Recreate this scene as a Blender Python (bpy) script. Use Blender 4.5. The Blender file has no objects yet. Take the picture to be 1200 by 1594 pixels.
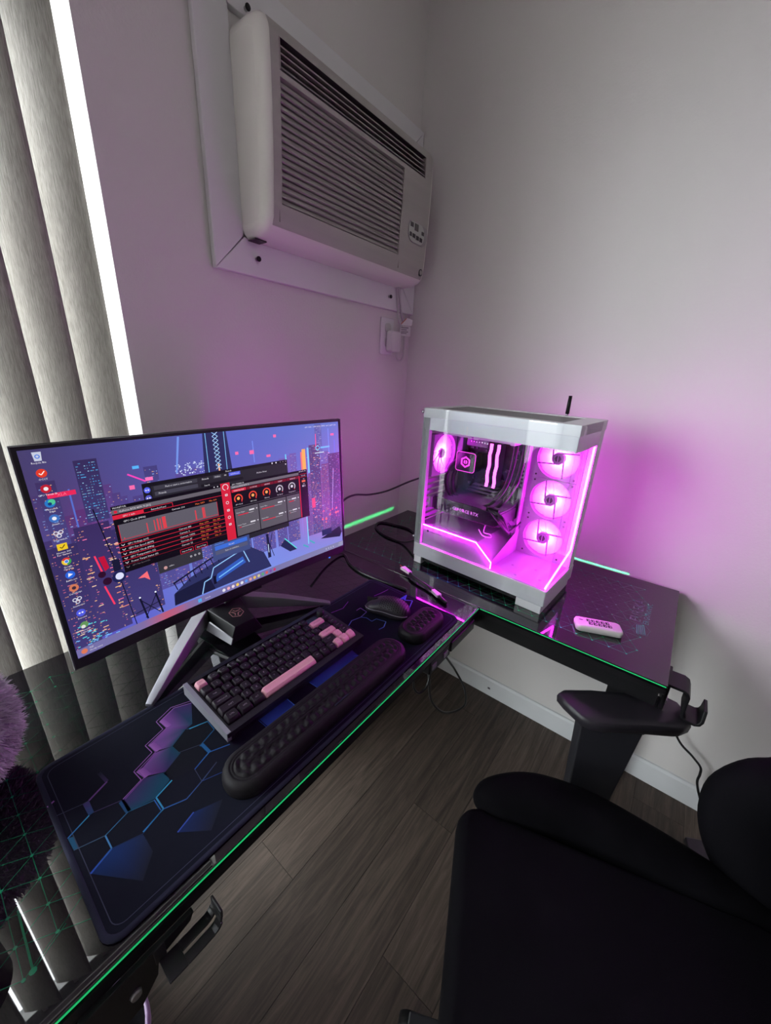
import bpy, bmesh, math, random
from mathutils import Vector, Matrix
random.seed(7)
sc = bpy.context.scene
COL = sc.collection
R = math.radians
PI = math.pi

# ------------------------------------------------------------------ camera, world, exposure
EXP = 0.0
SKY = 21.0
LED = 1.25
cam_d = bpy.data.cameras.new('camera'); cam = bpy.data.objects.new('camera', cam_d); COL.objects.link(cam)
cam_d.sensor_fit = 'HORIZONTAL'; cam_d.sensor_width = 36.0; cam_d.lens = 596.24 / 1200 * 36
cam_d.clip_start = 0.01; cam_d.clip_end = 200
def cam_axes(yaw, pitch, roll):
    f = Vector((math.cos(pitch) * math.sin(-yaw), math.cos(pitch) * math.cos(yaw), math.sin(pitch)))
    r = Vector((math.cos(yaw), math.sin(yaw), 0)); u = r.cross(f)
    return math.cos(roll) * r + math.sin(roll) * u, -math.sin(roll) * r + math.cos(roll) * u, f
_r, _u, _f = cam_axes(R(-52.5561), R(-20.0932), R(2.7573))
cam.matrix_world = Matrix(((_r.x, _u.x, -_f.x, -1.3664), (_r.y, _u.y, -_f.y, -0.972), (_r.z, _u.z, -_f.z, 1.3277), (0, 0, 0, 1)))
sc.camera = cam
sc.view_settings.view_transform = 'Standard'; sc.view_settings.look = 'None'
sc.cycles.sample_clamp_indirect = 5.0
sc.view_settings.exposure = EXP; sc.view_settings.gamma = 1.0; sc.view_settings.use_curve_mapping = False
w = bpy.data.worlds.new('overcast_sky'); sc.world = w; w.use_nodes = True
bg = w.node_tree.nodes['Background']; bg.inputs[0].default_value = (0.95, 0.97, 1.0, 1); bg.inputs[1].default_value = SKY
WIN_X0, WIN_X1, WIN_Z0, WIN_Z1 = -2.75, -1.0165, 0.06, 2.02
pl = bpy.data.lights.new('window_portal', 'AREA'); pl.shape = 'RECTANGLE'; pl.size = WIN_X1 - WIN_X0; pl.size_y = WIN_Z1 - WIN_Z0
pl.cycles.is_portal = True
plo = bpy.data.objects.new('window_portal', pl); COL.objects.link(plo)
plo.location = ((WIN_X0 + WIN_X1) / 2, 0.16, (WIN_Z0 + WIN_Z1) / 2); plo.rotation_euler = (R(-90), 0, 0)

# ------------------------------------------------------------------ materials
def srgb(r, g, b):
    f = lambda c: (c / 12.92 if c <= 0.04045 else ((c + 0.055) / 1.055) ** 2.4)
    return (f(r / 255), f(g / 255), f(b / 255))
def _base(name):
    m = bpy.data.materials.new(name); m.use_nodes = True
    nt = m.node_tree; return m, nt, nt.nodes['Principled BSDF']
def mat(name, col, rough=0.5, metal=0.0, spec=0.5, bump=None, var=0.0, vscale=(8, 8, 8), coat=0.0, ior=1.5):
    m, nt, b = _base(name)
    b.inputs['Base Color'].default_value = (*col, 1); b.inputs['Roughness'].default_value = rough
    b.inputs['Metallic'].default_value = metal; b.inputs['Specular IOR Level'].default_value = spec
    b.inputs['Coat Weight'].default_value = coat; b.inputs['Coat Roughness'].default_value = 0.05; b.inputs['IOR'].default_value = ior
    tc = nt.nodes.new('ShaderNodeTexCoord'); mp = nt.nodes.new('ShaderNodeMapping')
    nt.links.new(tc.outputs['Object'], mp.inputs[0]); mp.inputs['Scale'].default_value = vscale
    n = nt.nodes.new('ShaderNodeTexNoise'); n.inputs['Scale'].default_value = 1.0; n.inputs['Detail'].default_value = 4
    nt.links.new(mp.outputs[0], n.inputs['Vector'])
    v = var if var else 0.06
    rp = nt.nodes.new('ShaderNodeValToRGB')
    rp.color_ramp.elements[0].position = 0.3; rp.color_ramp.elements[1].position = 0.7
    rp.color_ramp.elements[0].color = (*[c * (1 - v) for c in col], 1); rp.color_ramp.elements[1].color = (*[min(1, c * (1 + v)) for c in col], 1)
    nt.links.new(n.outputs[0], rp.inputs[0]); nt.links.new(rp.outputs[0], b.inputs['Base Color'])
    if bump:
        n2 = nt.nodes.new('ShaderNodeTexNoise'); n2.inputs['Scale'].default_value = bump[0]; n2.inputs['Detail'].default_value = 3
        nt.links.new(tc.outputs['Object'], n2.inputs['Vector'])
        bp = nt.nodes.new('ShaderNodeBump'); bp.inputs['Strength'].default_value = bump[1]; bp.inputs['Distance'].default_value = bump[2] if len(bump) > 2 else 0.002
        nt.links.new(n2.outputs[0], bp.inputs['Height']); nt.links.new(bp.outputs[0], b.inputs['Normal'])
    return m
def emit(name, col, strength):
    m, nt, b = _base(name)
    b.inputs['Base Color'].default_value = (*[c * 0.5 for c in col], 1); b.inputs['Roughness'].default_value = 0.4
    b.inputs['Emission Color'].default_value = (*col, 1); b.inputs['Emission Strength'].default_value = strength
    return m
def attr_mat(name, rough=0.5, spec=0.5, emission=0.0, ior=1.5, coat=0.0):
    m, nt, b = _base(name)
    a = nt.nodes.new('ShaderNodeVertexColor'); a.layer_name = 'Col'
    b.inputs['Roughness'].default_value = rough; b.inputs['Specular IOR Level'].default_value = spec; b.inputs['IOR'].default_value = ior
    b.inputs['Coat Weight'].default_value = coat
    if emission:
        b.inputs['Base Color'].default_value = (0.004, 0.004, 0.005, 1)
        nt.links.new(a.outputs[0], b.inputs['Emission Color']); b.inputs['Emission Strength'].default_value = emission
    else:
        nt.links.new(a.outputs[0], b.inputs['Base Color'])
    return m
def glass_mat(name, tint=(1, 1, 1), f0=1.5, rough=0.0):
    m = bpy.data.materials.new(name); m.use_nodes = True; nt = m.node_tree; nt.nodes.clear()
    o = nt.nodes.new('ShaderNodeOutputMaterial'); mx = nt.nodes.new('ShaderNodeMixShader')
    t = nt.nodes.new('ShaderNodeBsdfTransparent'); t.inputs[0].default_value = (*tint, 1)
    g = nt.nodes.new('ShaderNodeBsdfGlossy'); g.inputs['Roughness'].default_value = rough; g.inputs[0].default_value = (1, 1, 1, 1)
    fr = nt.nodes.new('ShaderNodeFresnel'); fr.inputs[0].default_value = f0
    geo = nt.nodes.new('ShaderNodeNewGeometry'); mt = nt.nodes.new('ShaderNodeMath'); mt.operation = 'SUBTRACT'; mt.inputs[0].default_value = 1.0
    ml = nt.nodes.new('ShaderNodeMath'); ml.operation = 'MULTIPLY'
    nt.links.new(geo.outputs['Backfacing'], mt.inputs[1]); nt.links.new(fr.outputs[0], ml.inputs[0]); nt.links.new(mt.outputs[0], ml.inputs[1])
    nt.links.new(ml.outputs[0], mx.inputs[0]); nt.links.new(t.outputs[0], mx.inputs[1]); nt.links.new(g.outputs[0], mx.inputs[2])
    nt.links.new(mx.outputs[0], o.inputs[0]); return m
def wood_mat(name):
    m, nt, b = _base(name)
    tc = nt.nodes.new('ShaderNodeTexCoord'); oi = nt.nodes.new('ShaderNodeObjectInfo')
    ad = nt.nodes.new('ShaderNodeVectorMath'); ad.operation = 'ADD'
    sc_ = nt.nodes.new('ShaderNodeVectorMath'); sc_.operation = 'SCALE'; sc_.inputs[0].default_value = (7.3, 3.1, 0); nt.links.new(oi.outputs['Random'], sc_.inputs['Scale'])
    nt.links.new(tc.outputs['Object'], ad.inputs[0]); nt.links.new(sc_.outputs[0], ad.inputs[1])
    mp = nt.nodes.new('ShaderNodeMapping'); mp.inputs['Scale'].default_value = (2.2, 34, 1); nt.links.new(ad.outputs[0], mp.inputs[0])
    n = nt.nodes.new('ShaderNodeTexNoise'); n.inputs['Scale'].default_value = 1.6; n.inputs['Detail'].default_value = 8; n.inputs['Roughness'].default_value = 0.7; n.inputs['Distortion'].default_value = 1.2
    nt.links.new(mp.outputs[0], n.inputs['Vector'])
    rp = nt.nodes.new('ShaderNodeValToRGB'); e = rp.color_ramp.elements
    e[0].position = 0.28; e[0].color = (0.031, 0.023, 0.018, 1); e[1].position = 0.72; e[1].color = (0.142, 0.106, 0.083, 1)
    k = rp.color_ramp.elements.new(0.5); k.color = (0.077, 0.058, 0.046, 1)
    nt.links.new(n.outputs[0], rp.inputs[0])
    hs = nt.nodes.new('ShaderNodeHueSaturation'); mr = nt.nodes.new('ShaderNodeMapRange')
    mr.inputs['To Min'].default_value = 0.72; mr.inputs['To Max'].default_value = 1.25
    nt.links.new(oi.outputs['Random'], mr.inputs[0]); nt.links.new(mr.outputs[0], hs.inputs['Value']); nt.links.new(rp.outputs[0], hs.inputs['Color'])
    nt.links.new(hs.outputs[0], b.inputs['Base Color'])
    b.inputs['Roughness'].default_value = 0.55; b.inputs['Specular IOR Level'].default_value = 0.35
    bp = nt.nodes.new('ShaderNodeBump'); bp.inputs['Strength'].default_value = 0.25; bp.inputs['Distance'].default_value = 0.002
    nt.links.new(n.outputs[0], bp.inputs['Height']); nt.links.new(bp.outputs[0], b.inputs['Normal'])
    return m
def slat_mat(name):
    m, nt, b = _base(name)
    tc = nt.nodes.new('ShaderNodeTexCoord'); oi = nt.nodes.new('ShaderNodeObjectInfo'); ad = nt.nodes.new('ShaderNodeVectorMath')
    sc_ = nt.nodes.new('ShaderNodeVectorMath'); sc_.operation = 'SCALE'; sc_.inputs[0].default_value = (3, 5, 9); nt.links.new(oi.outputs['Random'], sc_.inputs['Scale'])
    nt.links.new(tc.outputs['Object'], ad.inputs[0]); nt.links.new(sc_.outputs[0], ad.inputs[1])
    mp = nt.nodes.new('ShaderNodeMapping'); mp.inputs['Scale'].default_value = (620, 620, 48); nt.links.new(ad.outputs[0], mp.inputs[0])
    n = nt.nodes.new('ShaderNodeTexNoise'); n.inputs['Scale'].default_value = 1; n.inputs['Detail'].default_value = 4; n.inputs['Distortion'].default_value = 0.6
    nt.links.new(mp.outputs[0], n.inputs['Vector'])
    rp = nt.nodes.new('ShaderNodeValToRGB'); e = rp.color_ramp.elements
    e[0].position = 0.35; e[0].color = (0.255, 0.24, 0.22, 1); e[1].position = 0.62; e[1].color = (0.37, 0.352, 0.325, 1)
    nt.links.new(n.outputs[0], rp.inputs[0]); nt.links.new(rp.outputs[0], b.inputs['Base Color'])
    b.inputs['Roughness'].default_value = 0.75; b.inputs['Specular IOR Level'].default_value = 0.25
    bp = nt.nodes.new('ShaderNodeBump'); bp.inputs['Strength'].default_value = 0.35; bp.inputs['Distance'].default_value = 0.001
    nt.links.new(n.outputs[0], bp.inputs['Height']); nt.links.new(bp.outputs[0], b.inputs['Normal'])
    tr = nt.nodes.new('ShaderNodeBsdfTranslucent'); nt.links.new(rp.outputs[0], tr.inputs[0])
    mx = nt.nodes.new('ShaderNodeMixShader'); mx.inputs[0].default_value = 0.02
    nt.links.new(b.outputs[0], mx.inputs[1]); nt.links.new(tr.outputs[0], mx.inputs[2])
    nt.links.new(mx.outputs[0], nt.nodes['Material Output'].inputs[0]); return m
def fan_light_mat(name):
    m, nt, b = _base(name)
    tc = nt.nodes.new('ShaderNodeTexCoord'); ln = nt.nodes.new('ShaderNodeVectorMath'); ln.operation = 'LENGTH'
    nt.links.new(tc.outputs['Object'], ln.inputs[0])
    rp = nt.nodes.new('ShaderNodeValToRGB'); e = rp.color_ramp.elements
    mr = nt.nodes.new('ShaderNodeMapRange'); mr.inputs['From Min'].default_value = 0.015; mr.inputs['From Max'].default_value = 0.058
    nt.links.new(ln.outputs['Value'], mr.inputs[0]); nt.links.new(mr.outputs[0], rp.inputs[0])
    e[0].position = 0.0; e[0].color = (1.0, 0.10, 1.0, 1); e[1].position = 1.0; e[1].color = (0.20, 0.005, 0.23, 1)
    k = rp.color_ramp.elements.new(0.55); k.color = (0.60, 0.024, 0.64, 1)
    nt.links.new(rp.outputs[0], b.inputs['Emission Color']); b.inputs['Emission Strength'].default_value = 12.5 * LED
    b.inputs['Base Color'].default_value = (0.7, 0.5, 0.7, 1); return m

M = {}
M['wall'] = mat('wall_paint', (0.70, 0.675, 0.655), 0.6, bump=(150, 0.35, 0.0016), var=0.02, vscale=(2, 2, 2), spec=0.3)
M['ceiling'] = mat('ceiling_paint', (0.72, 0.70, 0.68), 0.8)
M['trim'] = mat('trim_white', (0.74, 0.73, 0.74), 0.4, var=0.02)
M['base'] = mat('baseboard_white', (0.74, 0.76, 0.77), 0.45, var=0.03)
M['wood'] = wood_mat('grey_brown_plank')
M['subfloor'] = mat('plank_joint', (0.02, 0.017, 0.015), 0.8)
M['slat'] = slat_mat('blind_fabric')
M['rail'] = mat('blind_rail', (0.5, 0.48, 0.47), 0.4)
M['valance'] = mat('dark_valance_wood', (0.012, 0.010, 0.009), 0.6, spec=0.2)
M['pvc'] = mat('window_frame_white', (0.8, 0.8, 0.8), 0.35)
M['wglass'] = glass_mat('window_glass', (0.95, 0.97, 0.97))
M['ground'] = mat('pale_concrete', (0.4, 0.4, 0.39), 0.9, bump=(30, 0.3), var=0.2)
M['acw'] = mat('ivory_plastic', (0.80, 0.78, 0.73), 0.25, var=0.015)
M['acf'] = mat('ivory_plastic_shaded', (0.39, 0.365, 0.345), 0.42, var=0.04, vscale=(3, 3, 60))  # same ivory darkened: shading of the front is put into the colour
M['acdark'] = mat('vent_dark', (0.035, 0.028, 0.030), 0.6)
M['acslat'] = mat('vent_vane', (0.32, 0.285, 0.275), 0.4)
M['btn'] = mat('ac_button_dark', (0.03, 0.03, 0.03), 0.4)
M['lcd'] = mat('ac_display_olive', (0.07, 0.075, 0.06), 0.2)
M['panelg'] = mat('control_panel_grey', (0.46, 0.47, 0.44), 0.4)
M['panelrim'] = mat('control_panel_rim', (0.30, 0.28, 0.285), 0.4)
M['screw'] = mat('screw_metal', (0.35, 0.34, 0.35), 0.35, metal=0.8)
M['black_hole'] = mat('dark_hole', (0.006, 0.006, 0.007), 0.8)
M['plug'] = mat('white_plug_plastic', (0.62, 0.61, 0.60), 0.4)
M['cordw'] = mat('white_cord', (0.55, 0.54, 0.53), 0.5)
M['tag'] = mat('paper_tag', (0.75, 0.74, 0.73), 0.8)
M['tagred'] = mat('tag_red', (0.55, 0.09, 0.03), 0.7)
M['ink'] = mat('black_ink', (0.03, 0.03, 0.03), 0.6)
M['deskglass'] = mat('black_tempered_glass', (0.006, 0.005, 0.007), 0.015, ior=1.75, var=0.1)
M['deskprint'] = attr_mat('green_glass_print', 0.02, ior=1.75)
M['black'] = mat('black_metal', (0.004, 0.004, 0.005), 0.5, spec=0.25, bump=(400, 0.1), var=0.2)
M['blackm'] = mat('black_plastic', (0.005, 0.005, 0.006), 0.42, var=0.2, spec=0.3)
M['blackg'] = mat('gloss_black', (0.008, 0.008, 0.010), 0.16)
M['green'] = emit('green_led', (0.012, 0.42, 0.13), 0.8 * LED)
M['bezel'] = mat('monitor_black', (0.010, 0.010, 0.012), 0.42)
M['bezel_edge'] = mat('monitor_edge', (0.05, 0.052, 0.058), 0.28, spec=0.8)
M['screen'] = attr_mat('lit_screen', 0.25, 0.3, emission=1.0)
M['stand'] = mat('gunmetal_stand', (0.27, 0.27, 0.30), 0.42, metal=0.9, var=0.02)
M['standbright'] = mat('silver_grey_stand', (0.32, 0.32, 0.345), 0.35, metal=0.4)
M['emblem'] = mat('emblem_rose', (0.34, 0.17, 0.17), 0.35, metal=0.5)
M['mat'] = mat('mat_cloth_navy', (0.0095, 0.0105, 0.019), 0.9, bump=(2500, 0.3, 0.0004), var=0.12, vscale=(9, 9, 9), spec=0.06)
M['matprint'] = attr_mat('mat_print', 0.9, 0.06)
M['stitch'] = mat('mat_edge_stitch', (0.020, 0.021, 0.040), 0.85, bump=(900, 0.6, 0.0006), spec=0.1)
M['kcase'] = mat('keyboard_case_black', (0.016, 0.016, 0.020), 0.35)
M['kside'] = mat('keyboard_side_glint', (0.36, 0.37, 0.42), 0.35, metal=0.3)  # window light on the case side, put into a pale colour
M['key'] = mat('keycap_plum_black', (0.017, 0.012, 0.019), 0.48, spec=0.35, bump=(1500, 0.1, 0.0003))
M['pink'] = mat('keycap_pink', (0.86, 0.43, 0.51), 0.45, var=0.03)
M['legend'] = mat('keycap_legend_light', (0.42, 0.36, 0.42), 0.6)
M['legendd'] = mat('keycap_legend_dark', (0.25, 0.06, 0.09), 0.6)
M['rest'] = mat('wrist_rest_fabric', (0.0055, 0.0042, 0.0062), 0.62, bump=(1200, 0.2, 0.0005), spec=0.25)
M['pcw'] = mat('white_steel', (0.72, 0.74, 0.745), 0.35, var=0.01)
M['pcin'] = mat('white_inner_steel', (0.36, 0.33, 0.40), 0.5, var=0.02)
M['mesh'] = mat('vent_mesh_grey', (0.20, 0.20, 0.20), 0.6, var=0.8, vscale=(600, 600, 600))
M['pcglass'] = glass_mat('case_glass', (0.93, 0.94, 0.95), 1.50)
M['board'] = mat('board_black', (0.030, 0.026, 0.036), 0.4, var=0.5, vscale=(60, 60, 60))
M['board2'] = mat('heatsink_dark', (0.13, 0.115, 0.15), 0.35, metal=0.3)
M['silver'] = mat('silver_metal', (0.6, 0.6, 0.63), 0.25, metal=0.9)
M['ledm'] = emit('magenta_led', (0.95, 0.0075, 1.0), 150.0 * LED)
M['ledram'] = emit('magenta_led_bar', (0.95, 0.12, 0.80), 3.0 * LED)
M['ledlogo'] = emit('magenta_logo_glow', (0.8, 0.07, 0.62), 0.9 * LED)
M['fanlit'] = fan_light_mat('lit_fan_blades')
M['fanhub'] = mat('fan_hub_mauve', (0.24, 0.16, 0.26), 0.4)
M['fanframe'] = mat('fan_frame_white', (0.34, 0.30, 0.37), 0.5)
M['tubeblk'] = mat('rubber_tube', (0.012, 0.010, 0.014), 0.45)
M['remote'] = mat('white_remote_plastic', (0.62, 0.60, 0.585), 0.45)
M['chair'] = mat('chair_black_cloth', (0.0032, 0.0030, 0.0042), 0.85, bump=(900, 0.3, 0.0006), spec=0.06, var=0.2)
M['chairm'] = mat('chair_black_matte', (0.012, 0.012, 0.016), 0.5)
M['armpad'] = mat('armrest_pad', (0.020, 0.018, 0.023), 0.40, spec=0.4)
M['fur'] = mat('lavender_fur', (0.60, 0.56, 0.63), 0.8, var=0.35, vscale=(40, 40, 40), spec=0.2)
M['furb'] = mat('lavender_plush_body', (0.20, 0.14, 0.24), 0.9)
M['lav'] = mat('lavender_plastic', (0.36, 0.24, 0.42), 0.4)
M['pale'] = mat('pale_grey_plastic', (0.55, 0.58, 0.62), 0.4)
M['hookm'] = mat('hook_dark_steel', (0.03, 0.03, 0.033), 0.35, metal=0.6)
M['mshell'] = mat('mouse_shell_charcoal', (0.036, 0.032, 0.040), 0.38)
M['wire'] = mat('black_cable', (0.008, 0.008, 0.009), 0.4)
M['redwire'] = mat('red_wire', (0.5, 0.03, 0.03), 0.5)
M['slotgrey'] = mat('socket_grey', (0.12, 0.11, 0.13), 0.4)

# ------------------------------------------------------------------ mesh helper
class MB:
    def __init__(s): s.v = []; s.f = []; s.m = []; s.sm = []; s.c = []
    def add(s, vs, fs, m=0, sm=False, col=None):
        o = len(s.v); s.v += [tuple(p) for p in vs]
        for f in fs: s.f.append(tuple(i + o for i in f)); s.m.append(m); s.sm.append(sm); s.c.append(col)
        return s
    def box(s, x0, x1, y0, y1, z0, z1, m=0, col=None):
        v = [(x, y, z) for z in (z0, z1) for y in (y0, y1) for x in (x0, x1)]
        return s.add(v, [(0, 2, 3, 1), (4, 5, 7, 6), (0, 1, 5, 4), (2, 6, 7, 3), (1, 3, 7, 5), (0, 4, 6, 2)], m, False, col)
    def hexa(s, b, t, m=0):   # bottom quad, top quad (ccw from above)
        return s.add(list(b) + list(t), [(3, 2, 1, 0), (4, 5, 6, 7), (0, 1, 5, 4), (1, 2, 6, 5), (2, 3, 7, 6), (3, 0, 4, 7)], m)
    def prism(s, poly, a0, a1, ax='z', m=0, sm=False, col=None):
        n = len(poly)
        def P(p, a): return (p[0], p[1], a) if ax == 'z' else ((p[0], a, p[1]) if ax == 'y' else (a, p[0], p[1]))
        v = [P(p, a0) for p in poly] + [P(p, a1) for p in poly]
        s.add(v, [tuple(range(n))[::-1], tuple(range(n, 2 * n))], m, False, col)
        o = len(s.v) - 2 * n
        for i in range(n):
            j = (i + 1) % n; s.f.append((o + i, o + j, o + n + j, o + n + i)); s.m.append(m); s.sm.append(sm); s.c.append(col)
        return s
    def loft(s, rings, m=0, sm=True, caps=True, closed=True):
        n = len(rings[0]); v = [p for r in rings for p in r]; f = []
        for k in range(len(rings) - 1):
            for i in range(n if closed else n - 1):
                j = (i + 1) % n; f.append((k * n + i, k * n + j, (k + 1) * n + j, (k + 1) * n + i))
        if caps: f.append(tuple(range(n))[::-1]); f.append(tuple(range((len(rings) - 1) * n, len(rings) * n)))
        return s.add(v, f, m, sm)
    def tube(s, path, r, n=8, m=0, closed=False):
        P = [Vector(p) for p in path]; rr = r if isinstance(r, (list, tuple)) else [r] * len(P)
        rings = []; up = None
        for i, p in enumerate(P):
            if closed: t = P[(i + 1) % len(P)] - P[i - 1]
            else: t = (P[min(i + 1, len(P) - 1)] - P[max(i - 1, 0)])
            t.normalize()
            if up is None: up = Vector((0, 0, 1)) if abs(t.z) < 0.9 else Vector((1, 0, 0))
            up = (up - t * up.dot(t)).normalized(); b = t.cross(up)
            rings.append([p + rr[i] * (math.cos(a) * up + math.sin(a) * b) for a in [2 * PI * k / n for k in range(n)]])
        if closed: rings.append(rings[0]); return s.loft(rings, m, True, False)
        return s.loft(rings, m)
    def cyl(s, p0, p1, r0, r1=None, n=20, m=0):
        r1 = r0 if r1 is None else r1
        p0 = Vector(p0); p1 = Vector(p1); t = (p1 - p0).normalized()
        up = Vector((0, 0, 1)) if abs(t.z) < 0.9 else Vector((1, 0, 0)); a = t.cross(up).normalized(); b = t.cross(a)
        ring = lambda p, r: [p + r * (math.cos(q) * a + math.sin(q) * b) for q in [2 * PI * k / n for k in range(n)]]
        A = ring(p0, r0); B = ring(p1, r1); o = len(s.v); s.v += [tuple(x) for x in A + B]
        for i in range(n):
            j = (i + 1) % n; s.f.append((o + i, o + n + i, o + n + j, o + j)); s.m.append(m); s.sm.append(True); s.c.append(None)
        for f in (tuple(o + i for i in range(n)), tuple(o + n + i for i in range(n))[::-1]): s.f.append(f); s.m.append(m); s.sm.append(False); s.c.append(None)
        return s
    def lathe(s, prof, n=32, c=(0, 0, 0), m=0):
        rings = [[(c[0] + r * math.cos(2 * PI * k / n), c[1] + r * math.sin(2 * PI * k / n), c[2] + z) for k in range(n)] for r, z in prof]
        return s.loft(rings, m, True, prof[0][0] < 0.003)
    def sphere(s, c, r, nu=20, nv=12, m=0):
        if not isinstance(r, (tuple, list)): r = (r, r, r)
        rings = []
        for k in range(nv + 1):
            a = PI * (k / nv) - PI / 2; a = max(-PI / 2 + 0.02, min(PI / 2 - 0.02, a))
            rings.append([(c[0] + r[0] * math.cos(a) * math.cos(t), c[1] + r[1] * math.cos(a) * math.sin(t), c[2] + r[2] * math.sin(a)) for t in [2 * PI * i / nu for i in range(nu)]])
        return s.loft(rings, m)
    def xform(s, mtx, start=0):
        for i in range(start, len(s.v)): s.v[i] = tuple(mtx @ Vector(s.v[i]))
        return s
    def mesh(s, name, mats):
        me = bpy.data.meshes.new(name); me.from_pydata(s.v, [], s.f)
        for m_ in (mats if isinstance(mats, (list, tuple)) else [mats]): me.materials.append(m_)
        me.polygons.foreach_set('material_index', s.m); me.polygons.foreach_set('use_smooth', s.sm)
        if any(c is not None for c in s.c):
            a = me.color_attributes.new('Col', 'FLOAT_COLOR', 'CORNER'); buf = []
            for f, c in zip(s.f, s.c):
                if c is None: c = (0, 0, 0)
                if isinstance(c[0], (tuple, list)):
                    for q in c: buf += [q[0], q[1], q[2], 1.0]
                else: buf += [c[0], c[1], c[2], 1.0] * len(f)
            a.data.foreach_set('color', buf)
        me.update(); return me
    def build(s, name, mats, parent=None, bevel=0, seg=2, sub=0, autosmooth=False, fix=False):
        me = s.mesh(name, mats)
        if fix:
            bm = bmesh.new(); bm.from_mesh(me); bmesh.ops.recalc_face_normals(bm, faces=bm.faces); bm.to_mesh(me); bm.free()
        o = bpy.data.objects.new(name, me); COL.objects.link(o)
        if parent: o.parent = parent
        if bevel:
            b = o.modifiers.new('Bevel', 'BEVEL'); b.width = bevel; b.segments = seg; b.limit_method = 'ANGLE'; b.angle_limit = R(35)
            for p in me.polygons: p.use_smooth = True
            wn = o.modifiers.new('WN', 'WEIGHTED_NORMAL'); wn.keep_sharp = True
        if sub:
            b = o.modifiers.new('Sub', 'SUBSURF'); b.levels = sub; b.render_levels = sub
            for p in me.polygons: p.use_smooth = True
        return o
def share(me, name, parent, loc=(0, 0, 0), rot=None):
    o = bpy.data.objects.new(name, me); COL.objects.link(o); o.parent = parent; o.location = loc
    if rot: o.rotation_euler = rot
    return o
def tag(o, label=None, cat=None, group=None, kind=None):
    if label: o['label'] = label
    if cat: o['category'] = cat
    if group: o['group'] = group
    if kind: o['kind'] = kind
    return o
def thing(name, label, cat, loc=(0, 0, 0), rotz=0, group=None):
    o = bpy.data.objects.new(name, None); COL.objects.link(o); o.location = loc; o.rotation_euler = (0, 0, rotz); o.empty_display_size = 0.05
    return tag(o, label, cat, group)
def rrect(x0, x1, y0, y1, r, n=5):
    P = []
    for cx, cy, a0 in ((x1 - r, y1 - r, 0), (x0 + r, y1 - r, 90), (x0 + r, y0 + r, 180), (x1 - r, y0 + r, 270)):
        for k in range(n + 1):
            a = R(a0 + 90 * k / n); P.append((cx + r * math.cos(a), cy + r * math.sin(a)))
    return P
def smooth_path(P, k=6):
    P = [Vector(p) for p in P]; out = []
    for i in range(len(P) - 1):
        p0 = P[max(i - 1, 0)]; p1 = P[i]; p2 = P[i + 1]; p3 = P[min(i + 2, len(P) - 1)]
        for j in range(k):
            t = j / k
            out.append(0.5 * ((2 * p1) + (-p0 + p2) * t + (2 * p0 - 5 * p1 + 4 * p2 - p3) * t * t + (-p0 + 3 * p1 - 3 * p2 + p3) * t ** 3))
    out.append(P[-1]); return out
_tc = {}
def text_geo(s):
    if s not in _tc:
        cu = bpy.data.curves.new('t', 'FONT'); cu.body = s; cu.size = 1.0; cu.resolution_u = 1
        ob = bpy.data.objects.new('t', cu); me = bpy.data.meshes.new_from_object(ob)
        v = [tuple(p.co) for p in me.vertices]; f = [tuple(p.vertices) for p in me.polygons]
        wd = max([p[0] for p in v], default=0)
        bpy.data.objects.remove(ob); bpy.data.curves.remove(cu); bpy.data.meshes.remove(me)
        _tc[s] = (v, f, wd)
    return _tc[s]
def text_into(mb, s, size, x, z, y=0.0, col=None, plane='xz', align='l', width=None, m=0):
    v, f, wd = text_geo(s)
    sx = size if width is None or wd == 0 else width / wd
    ox = x - (wd * sx / 2 if align == 'c' else (wd * sx if align == 'r' else 0))
    if plane == 'xz': mb.add([(ox + p[0] * sx, y, z + p[1] * size) for p in v], f, m, False, col)
    else: mb.add([(ox + p[0] * sx, z + p[1] * size, y) for p in v], f, m, False, col)

# ------------------------------------------------------------------ the setting
RX0, RY0, CZ = -3.6, -3.6, 2.5
def struct(name, mb, m, parent=None, **k):
    o = mb.build(name, m, parent, **k)
    if parent is None: o['kind'] = 'structure'
    return o
wl = MB()
wl.box(WIN_X1, 0.15, 0, 0.15, 0, CZ)
wl.box(RX0, WIN_X1, 0, 0.15, WIN_Z1, CZ)
wl.box(RX0, WIN_X0, 0, 0.15, 0, WIN_Z1)
wl.box(WIN_X0, WIN_X1, 0, 0.15, 0, WIN_Z0)
struct('wall_left', wl, M['wall'])
struct('wall_right', MB().box(0, 0.15, RY0, 0, 0, CZ), M['wall'])
struct('wall_back', MB().box(RX0 - 0.15, RX0, RY0, 0.15, 0, CZ), M['wall'])
struct('wall_front', MB().box(RX0, 0.15, RY0 - 0.15, RY0, 0, CZ), M['wall'])
struct('ceiling', MB().box(RX0, 0.15, RY0, 0.15, CZ, CZ + 0.1), M['ceiling'])
floor = struct('floor', MB().box(RX0, 0.15, RY0, 0.15, -0.1, -0.004), M['subfloor'])
PW = 0.142
joints = {0: [-1.75, -0.55], 1: [-2.2, -0.983], 2: [-1.30, -0.153], 3: [-1.82, -0.60], 4: [-2.1, -0.94], 5: [-1.5, -0.35], 6: [-1.9, -0.75], 7: [-1.2, -0.1]}
pid = 0
for k in range(-3, 22):
    y1 = -0.276 - PW * (k - 1); y0 = y1 - PW
    if y1 > 0.0: y1 = 0.0
    if y0 >= 0 or y1 < RY0: continue
    xs = sorted([RX0] + [j for j in joints.get(k, [-2.4 + 0.37 * ((k * 5) % 4), -1.25 + 0.29 * ((k * 3) % 4)])] + [0.0])
    for a, b in zip(xs[:-1], xs[1:]):
        pmb = MB().box(a + 0.0006, b - 0.0006, max(y0, RY0) + 0.0006, y1 - 0.0006, -0.006, 0.0)
        pmb.build('plank', M['wood'], floor)
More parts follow.
